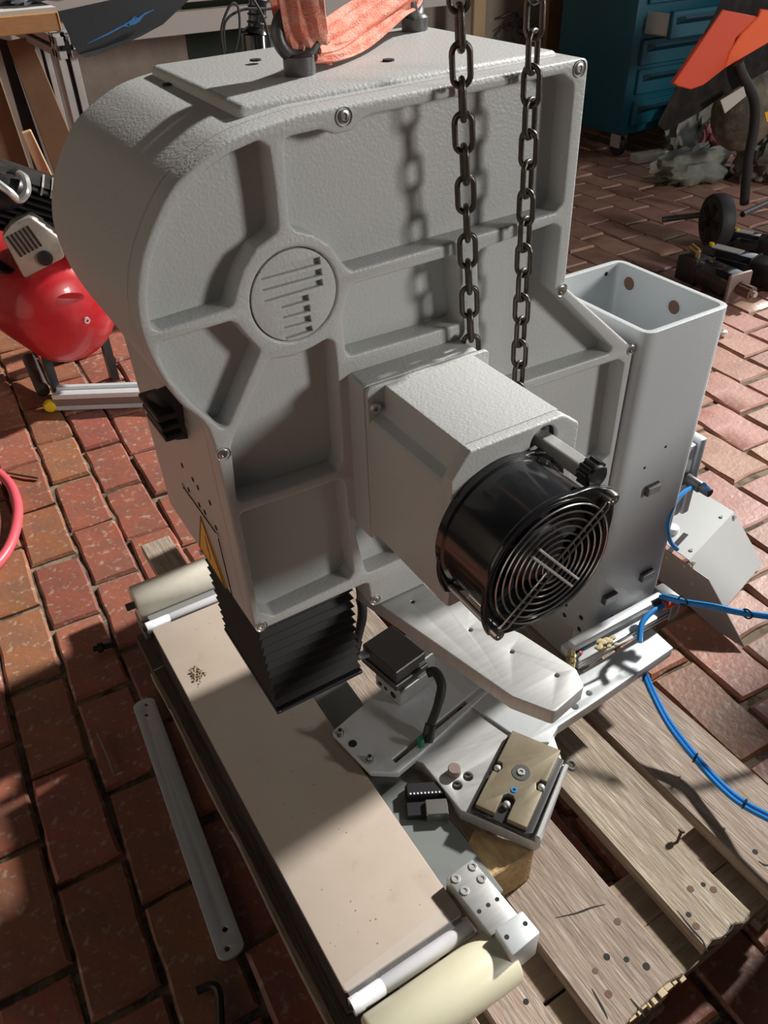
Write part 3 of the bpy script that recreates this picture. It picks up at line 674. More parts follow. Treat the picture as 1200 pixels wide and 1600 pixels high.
# clamp block with jaws
C_ = lambda px, py, z: U(px, py, z=z)
Zc = ZT+.075
cA, cB, cC = U(625, 1103, z=ZT), U(578, 1072, z=ZT), U(680, 1062, z=ZT)
ux = (cC-cA); ux.z = 0; lx = ux.length; ux.normalize(); uy = (cB-cA); uy.z = 0; uy = Vector((-ux.y, ux.x, 0)); ly = .056
mxc = Matrix(((ux.x, uy.x, 0, cA.x), (ux.y, uy.y, 0, cA.y), (0, 0, 1, ZT), (0,0,0,1)))
b = MB(); b.box((0, 0, 0), (lx, ly, .030), mxc); b.box((lx*.52, 0, .028), (lx, ly, .066), mxc); b.bevel(.0015, 1); clb = b.build('clamp_block', 'aluminium', mac)
for t, rr in ((.015, .006), (.032, .0035), (.045, .004)): dot(clb, mxc @ Vector((-.0002, t, .012)), mxc.to_3x3() @ Vector((-1, 0, 0)), rr)
b = MB(); b.box((-.010, -.004, .044), (lx*.75, ly+.02, .056), mxc); b.box((-.006, 0, .056), (lx*.72, ly+.02, .080), mxc); b.bevel(.0015, 1); b.build('upper_jaw', 'dark_steel', clb)
b = MB(); b.cyl(mxc @ Vector((lx-.002, ly*.4, .045)), mxc @ Vector((lx+.008, ly*.4, .045)), .007).cyl(mxc @ Vector((lx+.008, ly*.4, .045)), mxc @ Vector((lx+.026, ly*.4, .045)), .0105); b.bevel(.001, 1); b.build('thumb_nut', 'zinc', clb)
# black elbow hoses with green fittings
def hose_elbow(pts, tip):
    b = MB().tube(smoothpath(pts, 6), lambda t: .0072 if t < .55 else .0066, 12); o = b.build('elbow_hose', 'rubber', mac)
    b = MB().cyl(pts[-2], pts[-1], .0085, .0088, 14); b.build('sleeve', 'black_plastic', o)
    b = MB().box((tip.x-.008, tip.y-.004, tip.z-.006), (tip.x-.001, tip.y+.006, tip.z+.012)).bevel(.001, 1); b.build('green_tip', 'green_plastic', o)
hose_elbow([U(668,1052,z=ZT+.060), U(680,1050,z=ZT+.064), U(690,1072,z=ZT+.058), U(683,1105,z=ZT+.040), U(673,1132,z=ZT+.020), U(667,1158,z=ZT+.001)], U(662,1160,z=ZT+.006))
hose_elbow([U(563,935,z=.40), U(566,950,z=.385), U(565,970,z=.365), U(558,1000,z=.34), U(552,1022,z=.325)], U(548,1022,z=.325))
b = MB(); b.plate([fillet(Lz(.318, (541,1024),(580,1012),(585,1020),(546,1032)), .002, 2)], .311, .318, 'z', .0008); b.build('hose_bracket', 'light_paint', mac)
# hardened block on the angled plate
ZB = ZP+.019
q0 = [U(801,1141,z=ZB), U(876,1172,z=ZB), U(826,1296,z=ZB), U(748,1262,z=ZB)]
ex = (q0[1]-q0[0]); ey = (q0[3]-q0[0]); Lx, Ly = ex.length, ey.length; ex.normalize(); ey = (ey-ex*ey.dot(ex)).normalized(); Ly = (q0[3]-q0[0]).dot(ey)
mxb = Matrix(((ex.x, ey.x, 0, q0[0].x), (ex.y, ey.y, 0, q0[0].y), (0, 0, 1, ZP), (0,0,0,1)))
def loc2(pts): return [((v := mxb @ Vector((a*Lx, c*Ly, 0))).x, v.y) for a, c in pts]
b = MB().plate([fillet(loc2([(-.07, -.02), (1.12, .05), (1.12, .97), (1.02, 1.01), (-.07, 1.01)]), .002, 2)], ZP+.0005, ZP+.010, 'z', .001); hb_ = b.build('block_base', 'worn_steel', mac, 40)
topo = fillet(loc2([(0, 0), (1, 0), (1, .42), (.88, .42), (.83, .48), (.88, .55), (1, .55), (1, .98), (.62, .98), (.62, .76), (.55, .72), (.45, .72), (.38, .76), (.38, .98), (0, .98), (0, .55), (.10, .55), (.15, .48), (.10, .42), (0, .42)]), .0012, 2)
b = MB().plate([topo], ZP+.009, ZB, 'z', .0008); b.build('block_top', 'olive_steel', hb_, 40)
p = mxb @ Vector((.5*Lx, .44*Ly, 0)); p.z = ZB
b = MB().lathe([(0, -.001), (.0045, -.001), (.0045, .0008), (.0125, .0008), (.0125, -.002)], p, (0,0,1), 28); b.build('disc', 'dark_steel', hb_)
screw(hb_, p+Vector((0,0,.0004)), (0,0,1), .0055, .0022)
p = mxb @ Vector((.52*Lx, .66*Ly, 0)); p.z = ZB
b = MB().lathe([(.0022, .0008), (.0022, .0012), (.0040, .0012), (.0042, 0)], p, (0,0,1), 16); b.build('blue_ring', 'blue_hose', hb_); dot(hb_, p, (0,0,1), .0022)
for a, c in ((.06, .485), (.94, .485), (.5, .82)):
    p = mxb @ Vector((a*Lx, c*Ly, 0)); p.z = ZB-.004
    b = MB().sphere(p, .0052, (1, 1, .8), 12); b.cyl(p-Vector((0,0,.010)), p, .0046); b.build('pin', 'zinc', hb_)
b = MB(); p0 = mxb @ Vector((1.15*Lx, .10*Ly, 0)); p1 = mxb @ Vector((1.18*Lx, 1.0*Ly, 0)); d_ = ex*.0065
b.hexa([(v.x, v.y, ZP+.0002) for v in (p0, p0+d_, p1+d_, p1)], [(v.x, v.y, ZP+.014) for v in (p0, p0+d_, p1+d_, p1)]).bevel(.0015, 1); b.build('retaining_strip', 'aluminium', hb_)
p = U(892, 1196, z=ZP+.004); b = MB().torus(p, (.2,-.3,1), .0062, .0024, 20, 8); b.build('ring_lug', 'dark_steel', hb_)
# black slide under the plate
p = U(668, 1255, z=.2182); mxs = Matrix.Translation((p.x, p.y, .2182)) @ Matrix.Rotation(-.50, 4, 'Z')
b = MB(); b.box((-.030, -.024, 0), (.026, .024, .010), mxs); b.box((-.028, .002, .010), (.024, .022, .018), mxs); b.bevel(.0012, 1); sld = b.build('slide_unit', 'black_plastic', con)
b = MB().box((-.004, -.028, .0), (.026, -.004, .017), mxs).bevel(.0012, 1); b.build('slide_nut', 'steel', sld)
for k in range(9):
    b = MB().box((-.024+.005*k, .0035, .018), (-.022+.005*k, .006, .0186), mxs); b.build('scale_mark', 'white_plastic', sld, 0)
# cylinder profile beside the column foot
b = MB(); y0c = 0.548
for k, (yy, zz, rr) in enumerate(((.560, .262, .010), (.586, .262, .008), (.573, .285, .008))):
    b.box((0.665, yy-rr, zz-rr), (0.862, yy+rr, zz+rr))
b.bevel(.003, 2); cyp = b.build('air_cylinder', 'anodised', mac)
for zz in (.254, .262, .270):
    b = MB().box((0.67, .5495, zz-.0012), (0.86, .5505, zz+.0012)); b.build('groove', 'dark_steel', cyp)
b = MB().box((0.862, .548, .248), (0.884, .592, .294)).bevel(.004, 2); b.build('end_cap', 'rail_grey', cyp)
p = U(892, 1035, z=.272); b = MB(); b.lathe([(0, .026), (.003, .026), (.004, .022), (.004, .018), (.006, .017), (.006, .006), (.0075, .005), (.0075, -.014), (0, -.014)], p, (0,0,1), 14); b.build('air_fitting', 'brass', cyp)
b = MB().cyl(p+Vector((.004, .002, -.002)), p+Vector((.024, .008, -.002)), .006, n=12); b.build('fitting_arm', 'rubber', cyp)
b = MB().cyl(p+Vector((.022, .0075, -.002)), p+Vector((.026, .009, -.002)), .0065, n=12); b.build('collet', 'red_ring', cyp)
b = MB().tube(smoothpath([p+Vector((.025, .0085, -.002)), p+Vector((.05, .017, .000)), p+Vector((.08, .024, .006)), p+Vector((.12, .034, .004))]), .0032, 8); b.build('air_hose', 'blue_hose', cyp)
b = MB(); r = random.Random(9); pg = U(945, 1008, z=.30)
for k in range(14): b.sphere(pg+Vector((r.gauss(0, .010), r.gauss(0, .004), r.gauss(0, .004))), r.uniform(.003, .006), (1.4, 1, .8), 7)
b.build('glue_blob', 'dry_glue', cyp)
b = MB()
for k in range(3): b.tube(smoothpath([U(905+8*k, 1040, z=.27), U(935+9*k, 1022-3*k, z=.285), U(985+4*k, 998-4*k, z=.29), U(1000, 985-6*k, z=.29)]), .0016, 6)
b.build('white_wires', 'white_plastic', cyp)
b = MB().tube(smoothpath([U(999,1003,z=.29), U(1003,975,z=.30), U(1020,955,z=.305), U(1040,945,z=.305)]), .0046, 10); b.build('hose_bundle', 'blue_hose', cyp)
b = MB().cyl(U(1036,946,z=.305), U(1052,940,z=.305), .008, n=12); b.build('hose_collar', 'red_ring', cyp)
b = MB().tube(smoothpath([U(1020,945,z=.30), U(1045,935,z=.31), U(1070,942,z=.31)]), .007, 8); b.build('plug_lead', 'rubber', cyp)

# feet that carry the column and the base bar on the pallet
b = MB().box((0.740, 0.640, PZ+.0005), (0.880, 0.800, 0.2285)).bevel(.002, 1); b.build('column_foot', 'cast_paint', mac)
for x0_, y0_ in ((0.585, 0.545), (0.690, 0.562)):
    b = MB().box((x0_, y0_, PZ+.0005), (x0_+.045, y0_+.03, ZL-.0195)).bevel(.001, 1); b.build('support_foot', 'aluminium', mac)
# control box on the right of the column, resting above the metal cover
box = thing('junction_box', 'light grey junction box on the right side of the square column', 'box', (0.92, 0.70, 0.367))
b = MB().box((tx1+.0005, 0.648, 0.366), (0.964, 0.80, 0.508)).bevel(.002, 2); b.build('case', 'light_paint', box)
b = MB().box((0.964, 0.652, 0.368), (0.968, 0.798, 0.505)); b.build('gasket', 'rubber', box)
b = MB().box((0.968, 0.645, 0.363), (0.985, 0.805, 0.514)).bevel(.004, 2); b.build('lid', 'light_paint', box)
gl = U(1068, 745, y=.648); 
b = MB(); b.lathe([(.0125, .003), (.0125, .006), (.0098, .007), (.0098, .034), (.0085, .036), (.0075, .036), (.0075, .050), (.0070, .054), (0, .054), ], (gl.x, .648, gl.z), NY, 18); b.build('cable_gland', 'dark_steel', box)
b = MB().tube(smoothpath([Vector((gl.x, .60, gl.z)), U(1100,757,y=.585), U(1108,764,y=.59)]), .0032, 8); b.build('cable_stub', 'blue_hose', box)
b = MB().tube(smoothpath([U(1080,762,y=.622), U(1065,772,y=.61), U(1050,795,y=.60), U(1043,820,y=.598), U(1047,845,y=.60), U(1058,858,y=.60)]), .0036, 8); b.build('cable', 'blue_hose', box)

# bent sheet-metal cover hanging beside the column
cov = thing('metal_cover', 'folded bare sheet-metal cover with a slot on the bricks right of the column', 'cover', (1.22, 0.75, 0))
HZ = 0.111
tlf, trf = U(1075, 876, z=HZ), U(1147, 800, z=HZ); tlb, trb = Vector((1.152, 1.10, HZ)), Vector((trf.x, 1.10, HZ))
tlf = Vector((1.152, tlf.y, HZ))
def slab(pts, nrm, t=.0016):
    n_ = Vector(nrm).normalized()*t; b = MB(); b.hexa([Vector(p)-n_ for p in pts], [Vector(p) for p in pts]); return b
sa, sb = U(1046, 862, z=HZ), U(1072, 834, z=HZ)
slab([tlf, trf, trb, tlb], (0,0,1)).build('top_sheet', 'sheet_steel', cov, 0)
dS = (sb-sa).normalized(); nS = Vector((-dS.y, dS.x, 0))*.0055
b = MB(); b.hexa([sa-nS, sb-nS, sb+nS, sa+nS], [v+Vector((0,0,.0006)) for v in (sa-nS, sb-nS, sb+nS, sa+nS)]); b.build('slot', 'dark_hole', cov, 0)
vS = ((U(1182, 892, x=trf.x)-trf)+(U(1133, 950, x=1.152)-tlf))/2; vS.x = 0; lrf = trf+vS; llf = tlf+vS
slab([tlf, trf, lrf, llf], (0.2,-1,.8)).build('sloping_sheet', 'sheet_steel', cov, 0)
llf2 = llf+Vector((0, .03, -.012)); lrf2 = lrf+Vector((0, .03, -.014))
slab([llf, lrf, lrf2, llf2], (0,-1,-.3)).build('lower_lip', 'sheet_steel', cov, 0)
sp = [Vector((1.1505, 1.02, HZ-.004)), U(1034,853,x=1.1505), U(1108,905,x=1.1505), U(1165,1012,x=1.1505), U(1121,985,x=1.1505), U(1035,908,x=1.1505), Vector((1.1505, 1.02, .012))]
b = MB(); b.hexa([p for p in sp], [p-Vector((.0018,0,0)) for p in sp]); b.build('side_sheet', 'sheet_steel', cov, 0)
fl = [U(1030,905,x=1.149), U(1121,985,x=1.149)]
b = MB(); b.hexa([fl[0], fl[1], fl[1]+Vector((.03,0,-.001)), fl[0]+Vector((.03,0,-.001))], [v+Vector((0,0,.0016)) for v in (fl[0], fl[1], fl[1]+Vector((.03,0,-.001)), fl[0]+Vector((.03,0,-.001)))]); b.build('bottom_flange', 'sheet_steel', cov, 0)
for px, py in ((1127,808),(1080,860)): screw(cov, U(px, py, z=HZ), (0,0,1), .0042, .003)
for px, py in ((1147,808),(1083,880),(1181,893)): 
    p = U(px, py, z=HZ-.004 if py < 890 else .025); screw(cov, p, (0.2,-1,.8), .0042, .004)
for px, py in ((1069,885),(1082,912),(1128,955),(1042,872)): dot(cov, U(px, py, x=1.1485), (-1,0,0), .003, 'rivet', 'zinc')
p = U(1050, 830, z=HZ); b = MB().lathe([(.014, 0), (.014, .010), (.012, .013), (0, .013)], p, (0,0,1), 24); b.build('cap', 'anodised', cov)

# wood block under the angled plate
b = MB().prism(fillet(Lz(.217, (728,1318),(742,1295),(840,1325),(812,1345),(765,1372),(730,1345)), .004, 2), PZ+.0005, .2165, 'z'); b.bevel(.002, 1)
tag(b.build('wood_block', 'new_wood', None, 30, org=(0.42, 0.40, PZ)), 'yellow sawn wood offcut packed under the angled aluminium plate', 'wood block')

# ================================================================== SLING, CHAIN
slg = thing('lifting_sling', 'orange woven lifting sling threaded through the two eye bolts', 'sling', (EB1.x, EB1.y, 1.11))
def ribbon(path, wid, th, up, name, fold=0.0):
    def sec(t):
        n = 10; o_ = []
        for k in range(n+1): a = -wid/2+wid*k/n; o_.append((a, th/2+fold*math.sin(k*1.7+6*t)))
        for k in range(n, -1, -1): a = -wid/2+wid*k/n; o_.append((a, -th/2+fold*math.sin(k*1.7+6*t)))
        return o_
    return MB().sweep(smoothpath(path, 8), sec, up=up).build(name, 'sling', slg, 50)
ec1 = EB1+Vector((0, 0, .034)); ec2 = EB2+Vector((0, 0, .034))
cv = Vector((-.5, -.8, .3))
ribbon([ec1+Vector((.003, .020, .20)), ec1+Vector((.0, .014, .10)), ec1+Vector((.0, .008, .03)), ec1+Vector((.003, .0, -.008)), ec1+Vector((.005, -.006, -.012))], .036, .004, cv, 'back_band', .0015)
ribbon([ec1+Vector((-.004, -.030, .20)), ec1+Vector((-.003, -.024, .10)), ec1+Vector((-.001, -.017, .03)), ec1+Vector((.004, -.010, .000)), ec1+Vector((.010, -.004, -.014))], .037, .005, cv, 'front_band', .0022)
ribbon([ec1+Vector((.012, .0, -.010)), ec1+Vector((.045, .022, -.012)), ec1.lerp(ec2, .45)+Vector((0, 0, -.006)), ec1.lerp(ec2, .8)+Vector((0, .0, .006)), ec2+Vector((.0, .0, .010)), ec2+Vector((.02, .02, .05))], .030, .004, Vector((.30, -.55, .75)), 'cross_band', .0016)
ribbon([ec1+Vector((.012, -.004, -.016)), ec1+Vector((.045, .012, -.020)), ec1.lerp(ec2, .45)+Vector((.0, -.012, -.020)), ec1.lerp(ec2, .8)+Vector((.0, -.006, -.006)), ec2+Vector((.0, .0, .000)), ec2+Vector((.025, .02, .03))], .022, .004, Vector((.25, -.8, .4)), 'lower_band', .0016)
b = MB(); r = random.Random(2)
for k in range(22): p = ec1+Vector((.022, .004, -.024)); b.tube([p, p+Vector((r.uniform(.004, .016), r.uniform(-.006, .006), r.uniform(-.008, .003)))], .0009, 5)
b.build('frayed_end', 'sling', slg)

def chain(label, pa, pb, phase, n0):
    t = thing('hoist_chain', label, 'chain', pb, 'hanging hoist chains')
    pa, pb = Vector(pa), Vector(pb); d = (pb-pa); Ln = d.length; d.normalize(); pitch = 0.0265; rw = .0027; hl_ = .0160; hw = .0076
    n = int(Ln/pitch)
    def link_mesh():
        b = MB(); pts = []
        for k in range(12): a = math.pi*k/11; pts.append(Vector((hw*math.cos(a), 0, (hl_-hw)+hw*math.sin(a))))
        for k in range(12): a = math.pi+math.pi*k/11; pts.append(Vector((hw*math.cos(a), 0, -(hl_-hw)+hw*math.sin(a))))
        b.sweep(pts, [(rw*math.cos(2*math.pi*k/8), rw*math.sin(2*math.pi*k/8)) for k in range(8)], True, up=[Vector((0,1,0))]*len(pts))
        bmesh.ops.recalc_face_normals(b.bm, faces=b.bm.faces); me = bpy.data.meshes.new('link'); b.bm.to_mesh(me); b.bm.free(); me.materials.append(MATS['chain_steel']); me.shade_smooth(); return me
    me = CHM[0] if CHM else link_mesh()
    if not CHM: CHM.append(me)
    q = d.to_track_quat('-Z', 'Y')
    for k in range(n+1):
        o = bpy.data.objects.new('link', me); COL.objects.link(o); o.parent = t
        p = pa+d*pitch*k-pb
        o.location = p; o.rotation_euler = (q.to_matrix().to_4x4() @ Matrix.Rotation(phase+(math.pi/2 if k % 2 else 0)+rnd.uniform(-.08, .08), 4, 'Z')).to_euler()
    return t
CHM = []
CY = 0.6005
c1a, c1b = U(704, -380, y=CY), U(741, 545, y=CY)
chain('dark steel chain strand in front of the machine, left one of two', c1a, c1b+Vector((.004,0,-.09)), -.45, 0)
c2a, c2b = U(853, -380, y=CY), U(814, 610, y=CY)
chain('dark steel chain strand in front of the machine, right one of two', c2a, c2b+Vector((0,0,-.09)), .35, 0)

# ================================================================== HOSES ON THE PALLET
hs1 = thing('blue_air_hose', 'pair of thin blue air hoses drooping over the pallet boards at right', 'hose', (0.80, 0.42, PZ))
for dx in (0, .0075):
    b = MB(); pts = [U(1003,1050,z=.222), U(1018,1085,z=.205), U(1045,1135,z=.188), U(1088,1190,z=.166), U(1130,1235,z=.166), U(1165,1262,z=.172), U(1215,1288,z=.185), U(1300,1330,z=.19), U(1420, 1370, z=.16), U(1560, 1400, z=.03), U(1800, 1420, z=.012)]
    b.tube(smoothpath([p+Vector((dx, dx*.4, 0)) for p in pts], 8), .0036, 8); b.build('hose', 'blue_hose', hs1)
for px, py, z_ in ((1006,1060,.218),(1085,1187,.167),(1162,1259,.172)):
    p = U(px, py, z=z_)+Vector((.0035, .0015, 0)); b = MB().torus(p, (.35,-.9,-.1), .0072, .0014, 20, 6); b.build('cable_tie', 'black_plastic', hs1)
hs2 = thing('blue_hose_bundle', 'blue hose bundle running right past the folded metal cover', 'hose', (0.9, 0.5, 0.29))
for dx in (0, .006):
    b = MB(); pts = [U(1030,932,z=.315), U(1065,941,z=.32), U(1110,948,z=.325), U(1150,957,z=.325), U(1200,964,z=.325), U(1300,975,z=.32), U(1450,1000,z=.25), U(1600,1050,z=.12)]
    b.tube(smoothpath([p+Vector((dx*.3, -dx*.5, dx*.6)) for p in pts], 6), .0040, 8); b.build('hose', 'blue_hose', hs2)
for px, py in ((1166,960),(1066,940)):
    p = U(px, py, z=.325); b = MB().torus(p+Vector((0,-.001,.002)), (1,.1,0), .0080, .0014, 20, 6); b.build('cable_tie', 'black_plastic', hs2)

# ================================================================== THINGS ON THE FLOOR, LEFT
# flat metal strip
b = MB(); a0, a1 = U(225, 1100, z=.008), U(360, 1482, z=.008)
d_ = (a1-a0); d_.z = 0; Ls = d_.length; d_.normalize(); n_ = Vector((-d_.y, d_.x, 0)); hw = .0205
def SP(t, s_): v = a0+d_*t+n_*s_; return (v.x, v.y)
pl = [SP(hw*(1-math.cos(a))-.0, hw*math.sin(a)) for a in [0]]
arc0 = [SP(-hw*.62*math.sin(a), hw*math.cos(a)) for a in [math.pi*k/12 for k in range(13)]]
arc1 = [SP(Ls+hw*.62*math.sin(a), -hw*math.cos(a)) for a in [math.pi*k/12 for k in range(13)]]
hl4 = [circ(SP(.004, .004), .0035, 14), circ(SP(.028, -.002), .0035, 14), circ(SP(Ls-.030, .002), .0042, 14), circ(SP(Ls-.002, -.004), .0042, 14)]
b.plate([arc0+arc1]+hl4, .002, .008, 'z', .0008)
tag(b.build('metal_strip', 'anodised', None, 40, org=(a0.x, a0.y, 0)), 'long grey flat metal strip with rounded ends on the dark bricks', 'metal strip')
b = MB().tube(smoothpath([U(152,1145,z=.005), U(166,1178,z=.005), U(178,1209,z=.005), U(183,1211,z=.005), U(192,1207,z=.006)], 4), .0022, 6)
tag(b.build('hex_key', 'steel', None, 40, org=U(170,1190,z=.0)), 'small bent hex key lying on the dark bricks', 'hex key')
b = MB().tube(smoothpath([U(308,1548,z=.006), U(330,1540,z=.008), U(342,1552,z=.008), U(345,1600,z=.006), U(350,1640,z=.006)], 5), .006, 8)
tag(b.build('black_hook', 'black_plastic', None, 40, org=U(335,1560,z=0)), 'black bent hook on the dark bricks at the bottom edge', 'hook')
b = MB(); p0, p1 = U(146, 1014, z=.010), U(176, 1007, z=.010); b.cyl(p0, p1, .0065, n=12).cyl(p0.lerp(p1, .25), p0.lerp(p1, .5), .011, n=12).cyl(p1, p1+(p1-p0)*.05, .0045, n=10)
tag(b.build('black_fitting', 'black_plastic', None, 40, org=p0.lerp(p1, .5)), 'small black plastic fitting between bricks beside the pallet corner', 'fitting')
b = MB(); pp = [U(-40, 715, z=.016), U(0, 741, z=.016), U(20, 765, z=.016), U(28, 800, z=.016), U(20, 842, z=.016), U(0, 876, z=.016), U(-40, 915, z=.016)]
b.tube(smoothpath(pp, 8), .0125, 10); tag(b.build('red_hose', 'pink_hose', None, 40, org=U(10,800,z=0)), 'thick pinkish-red rubber hose curving in at the left edge', 'hose')
b = MB().tube([U(-10, 735, z=.008), U(60, 747, z=.008)], .0035, 8); tag(b.build('thin_rod', 'rust', None, 40, org=U(30,741,z=0)), 'thin dark rod lying on bricks beside the red hose', 'rod')
# aluminium profiles
pf = thing('aluminium_profile', 'pale aluminium slot profile lying on the bricks below the red tank', 'profile', U(160, 620, z=0))
pa, pb = U(88, 622, z=.03), U(300, 614, z=.03); d_ = (pb-pa).normalized(); n_ = Vector((-d_.y, d_.x, 0)); mxp = Matrix(((d_.x, n_.x, 0, pa.x), (d_.y, n_.y, 0, pa.y), (0, 0, 1, 0), (0,0,0,1)))
lp = (pb-pa).length
b = MB()
for y_, z_ in ((-.03, .003), (.018, .003), (-.03, .040), (.018, .040)): b.box((0, y_, z_), (lp, y_+.018, z_+.016), mxp)
b.box((0, -.016, .014), (lp, .022, .048), mxp); b.bevel(.0015, 1); b.build('profile_body', 'anodised', pf)
b = MB().box((.0, -.0305, .019), (lp, -.0295, .040), mxp); b.build('slot', 'pink_dust', pf)
p = U(82, 636, z=.018); b = MB().lathe([(0, .0), (.010, .0), (.019, .006), (.020, .016), (.014, .026), (0, .030)], p+Vector((.0, .02, .0)), (-.35, -.9, .1), 18)
tag(b.build('yellow_cap', 'yellow', None, 40, org=p), 'round yellow cap at the end of the aluminium profile', 'cap')
b = MB().cyl(U(45, 560, z=.06), U(68, 612, z=.02), .020, n=12); tag(b.build('chrome_handle', 'dark_steel', None, 40, org=U(60,600,z=0)), 'knurled dark handle on the bricks left of the aluminium profile', 'handle')

# compressor
cmp_ = thing('air_compressor', 'red air compressor with black finned motor below the workbench', 'compressor', U(110, 600, z=0))
tc_ = U(110, 490, y=2.30); ax = Vector((-.25, 1.0, 0)).normalized(); R_ = .150
tc_.z = max(tc_.z, .2)
b = MB(); b.lathe([(0, -.052), (R_*.35, -.048), (R_*.68, -.033), (R_*.9, -.012), (R_, .02), (R_, .55), (R_*.9, .585), (R_*.5, .62), (0, .63)], tc_, ax, 40); tk = b.build('tank', 'red_paint', cmp_, 50)
b = MB(); pp = tc_-ax*.0405+Vector((-.01, 0, .055)); b.sphere(pp, .034, (1.3, .12, .75), 24, Matrix.Rotation(.42, 3, 'X')); b.build('embossed_plate', 'red_paint', tk)
b = MB().lathe([(.004, .006), (.009, .006), (.010, 0)], tc_-ax*.050+Vector((.018, 0, -.01)), -ax, 14); b.build('plug', 'zinc', tk)
for sx in (-1, 1):
    b = MB().box((tc_.x+sx*.09-.012, tc_.y+.08, .0), (tc_.x+sx*.09+.012, tc_.y+.12, tc_.z-.09)); b.build('foot', 'black_plastic', cmp_)
b = MB().box((tc_.x-.06, tc_.y+.30, 0), (tc_.x+.06, tc_.y+.36, tc_.z-.13)); b.build('foot', 'black_plastic', cmp_)
cc = U(52, 382, y=2.32); cc2 = Vector((cc.x, 2.32, cc.z))
mxh = Matrix.Translation(cc2) @ Matrix.Rotation(-.25, 4, 'Z') @ Matrix.Rotation(-.35, 4, 'Y')
b = MB(); b.prism([(-.07, -.06), (.055, -.06), (.075, -.01), (.045, .07), (-.01, .075), (-.05, .06)], -.03, .05, 'y'); b.bm.transform(mxh); b.bevel(.008, 2); cr = b.build('crankcase', 'compressor_metal', cmp_)
for k in range(6):
    b = MB().box((-.040+.012*k, -.034, -.005), (-.035+.012*k, -.029, .055)); b.bm.transform(mxh); b.build('vent_rib', 'black_plastic', cr)
b = MB().lathe([(0, .010), (.014, .010), (.020, .008), (.020, 0)], mxh @ Vector((.012, -.03, -.035)), mxh.to_3x3() @ Vector((0,-1,0)), 16); b.build('oil_plug', 'black_plastic', cr)
fb = U(70, 325, y=2.42)
mxf = Matrix.Translation(fb) @ Matrix.Rotation(-.25, 4, 'Z') @ Matrix.Rotation(.45, 4, 'Y')
for k in range(8):
    b = MB().box((-.16, -.10, -.065+.018*k), (.13, .09, -.058+.018*k)); b.bm.transform(mxf); b.bevel(.002, 1); b.build('cooling_fin', 'black_plastic', cmp_)
b = MB().box((-.13, -.08, -.06), (.11, .07, .075)); b.bm.transform(mxf); b.build('cylinder_head', 'black_worn', cmp_)
for k in range(6):
    b = MB().box((-.02+.024*k, -.105, .060), (-.015+.024*k, .02, .082)); b.bm.transform(mxf); b.build('head_fin', 'compressor_metal', cmp_)
b = MB().tube(smoothpath([U(-5,285,y=2.30), U(15,300,y=2.28), U(30,312,y=2.28), U(42,300,y=2.28), U(40,280,y=2.30), U(30,272,y=2.34)]), .010, 10); b.build('pressure_pipe', 'zinc', cmp_)
b = MB().sphere(U(8, 300, y=2.36), .055, (1.2, 1, .8), 14); b.sphere(U(28, 285, y=2.38), .035, (1, 1, 1), 12); b.build('air_filter', 'black_plastic', cmp_)
b = MB()
for k in range(6): b.torus(U(5, 372, y=2.40)+Vector((0, -.02+.018*k, 0)), ax, .085, .006, 28, 6)
b.build('motor_fins', 'black_plastic', cmp_)

# ================================================================== WORKBENCH AND WALL SIDE
BY = 2.75
wb = thing('workbench', 'workbench with orange-brown edge and aluminium profile legs at upper left', 'workbench', (0.45, 2.95, 0))
e0 = U(0, 50, y=BY); bz = U(60, 22, y=BY).z
b = MB().box((-1.0, BY+.01, bz-.005), (0.60, 3.75, bz+.012)); b.build('bench_top', 'bench_top', wb, 0)
b = MB().box((-1.0, BY, bz-.045), (0.60, BY+.03, bz+.002)).bevel(.003, 1); b.build('edge_strip', 'bench_edge', wb)
def profile(p0, p1, s_, name, par):
    """slotted square profile: four corner bars and a core, seen as bright strips with dark slots"""
    p0, p1 = Vector(p0), Vector(p1); d_ = (p1-p0); L_ = d_.length; d_.normalize()
    u = d_.cross(Vector((0, 1, 0)) if abs(d_.y) < .9 else Vector((0, 0, 1))).normalized(); v = d_.cross(u)
    mx = Matrix(((u.x, v.x, d_.x, p0.x), (u.y, v.y, d_.y, p0.y), (u.z, v.z, d_.z, p0.z), (0,0,0,1)))
    b = MB(); h = s_/2; g = s_*.12
    for sx in (-1, 1):
        for sy in (-1, 1): b.box((min(sx*g, sx*h), min(sy*g, sy*h), 0), (max(sx*g, sx*h), max(sy*g, sy*h), L_), mx)
    b.bevel(.001, 1); o = b.build(name, 'aluminium', par)
    b = MB().box((-h*.55, -h*.55, .001), (h*.55, h*.55, L_-.001), mx); b.build('core', 'dark_hole', o)
    return o
pc = U(101, 58, y=BY-.02)
profile((pc.x, BY+.03, 0), (pc.x, BY+.03, bz-.05), .055, 'leg', wb)
lt = U(56, 52, y=BY+.35); profile((lt.x+.02, BY+.45, 0), (lt.x+.02, BY+.45, bz-.05), .045, 'leg', wb)
profile((pc.x, BY-.03, bz-.085), (pc.x, BY+.80, bz-.085), .055, 'side_rail', wb)
lb = U(300, 38, y=3.6)
b = MB().box((0.60, 3.62, lb.z-.035), (2.6, 3.66, lb.z+.045)).bevel(.002, 1); b.build('back_rail', 'bench_top', wb)
b = MB().box((0.60, 3.60, lb.z+.075), (2.6, 3.66, lb.z+.135)).bevel(.002, 1); b.build('back_rail', 'bench_top', wb)
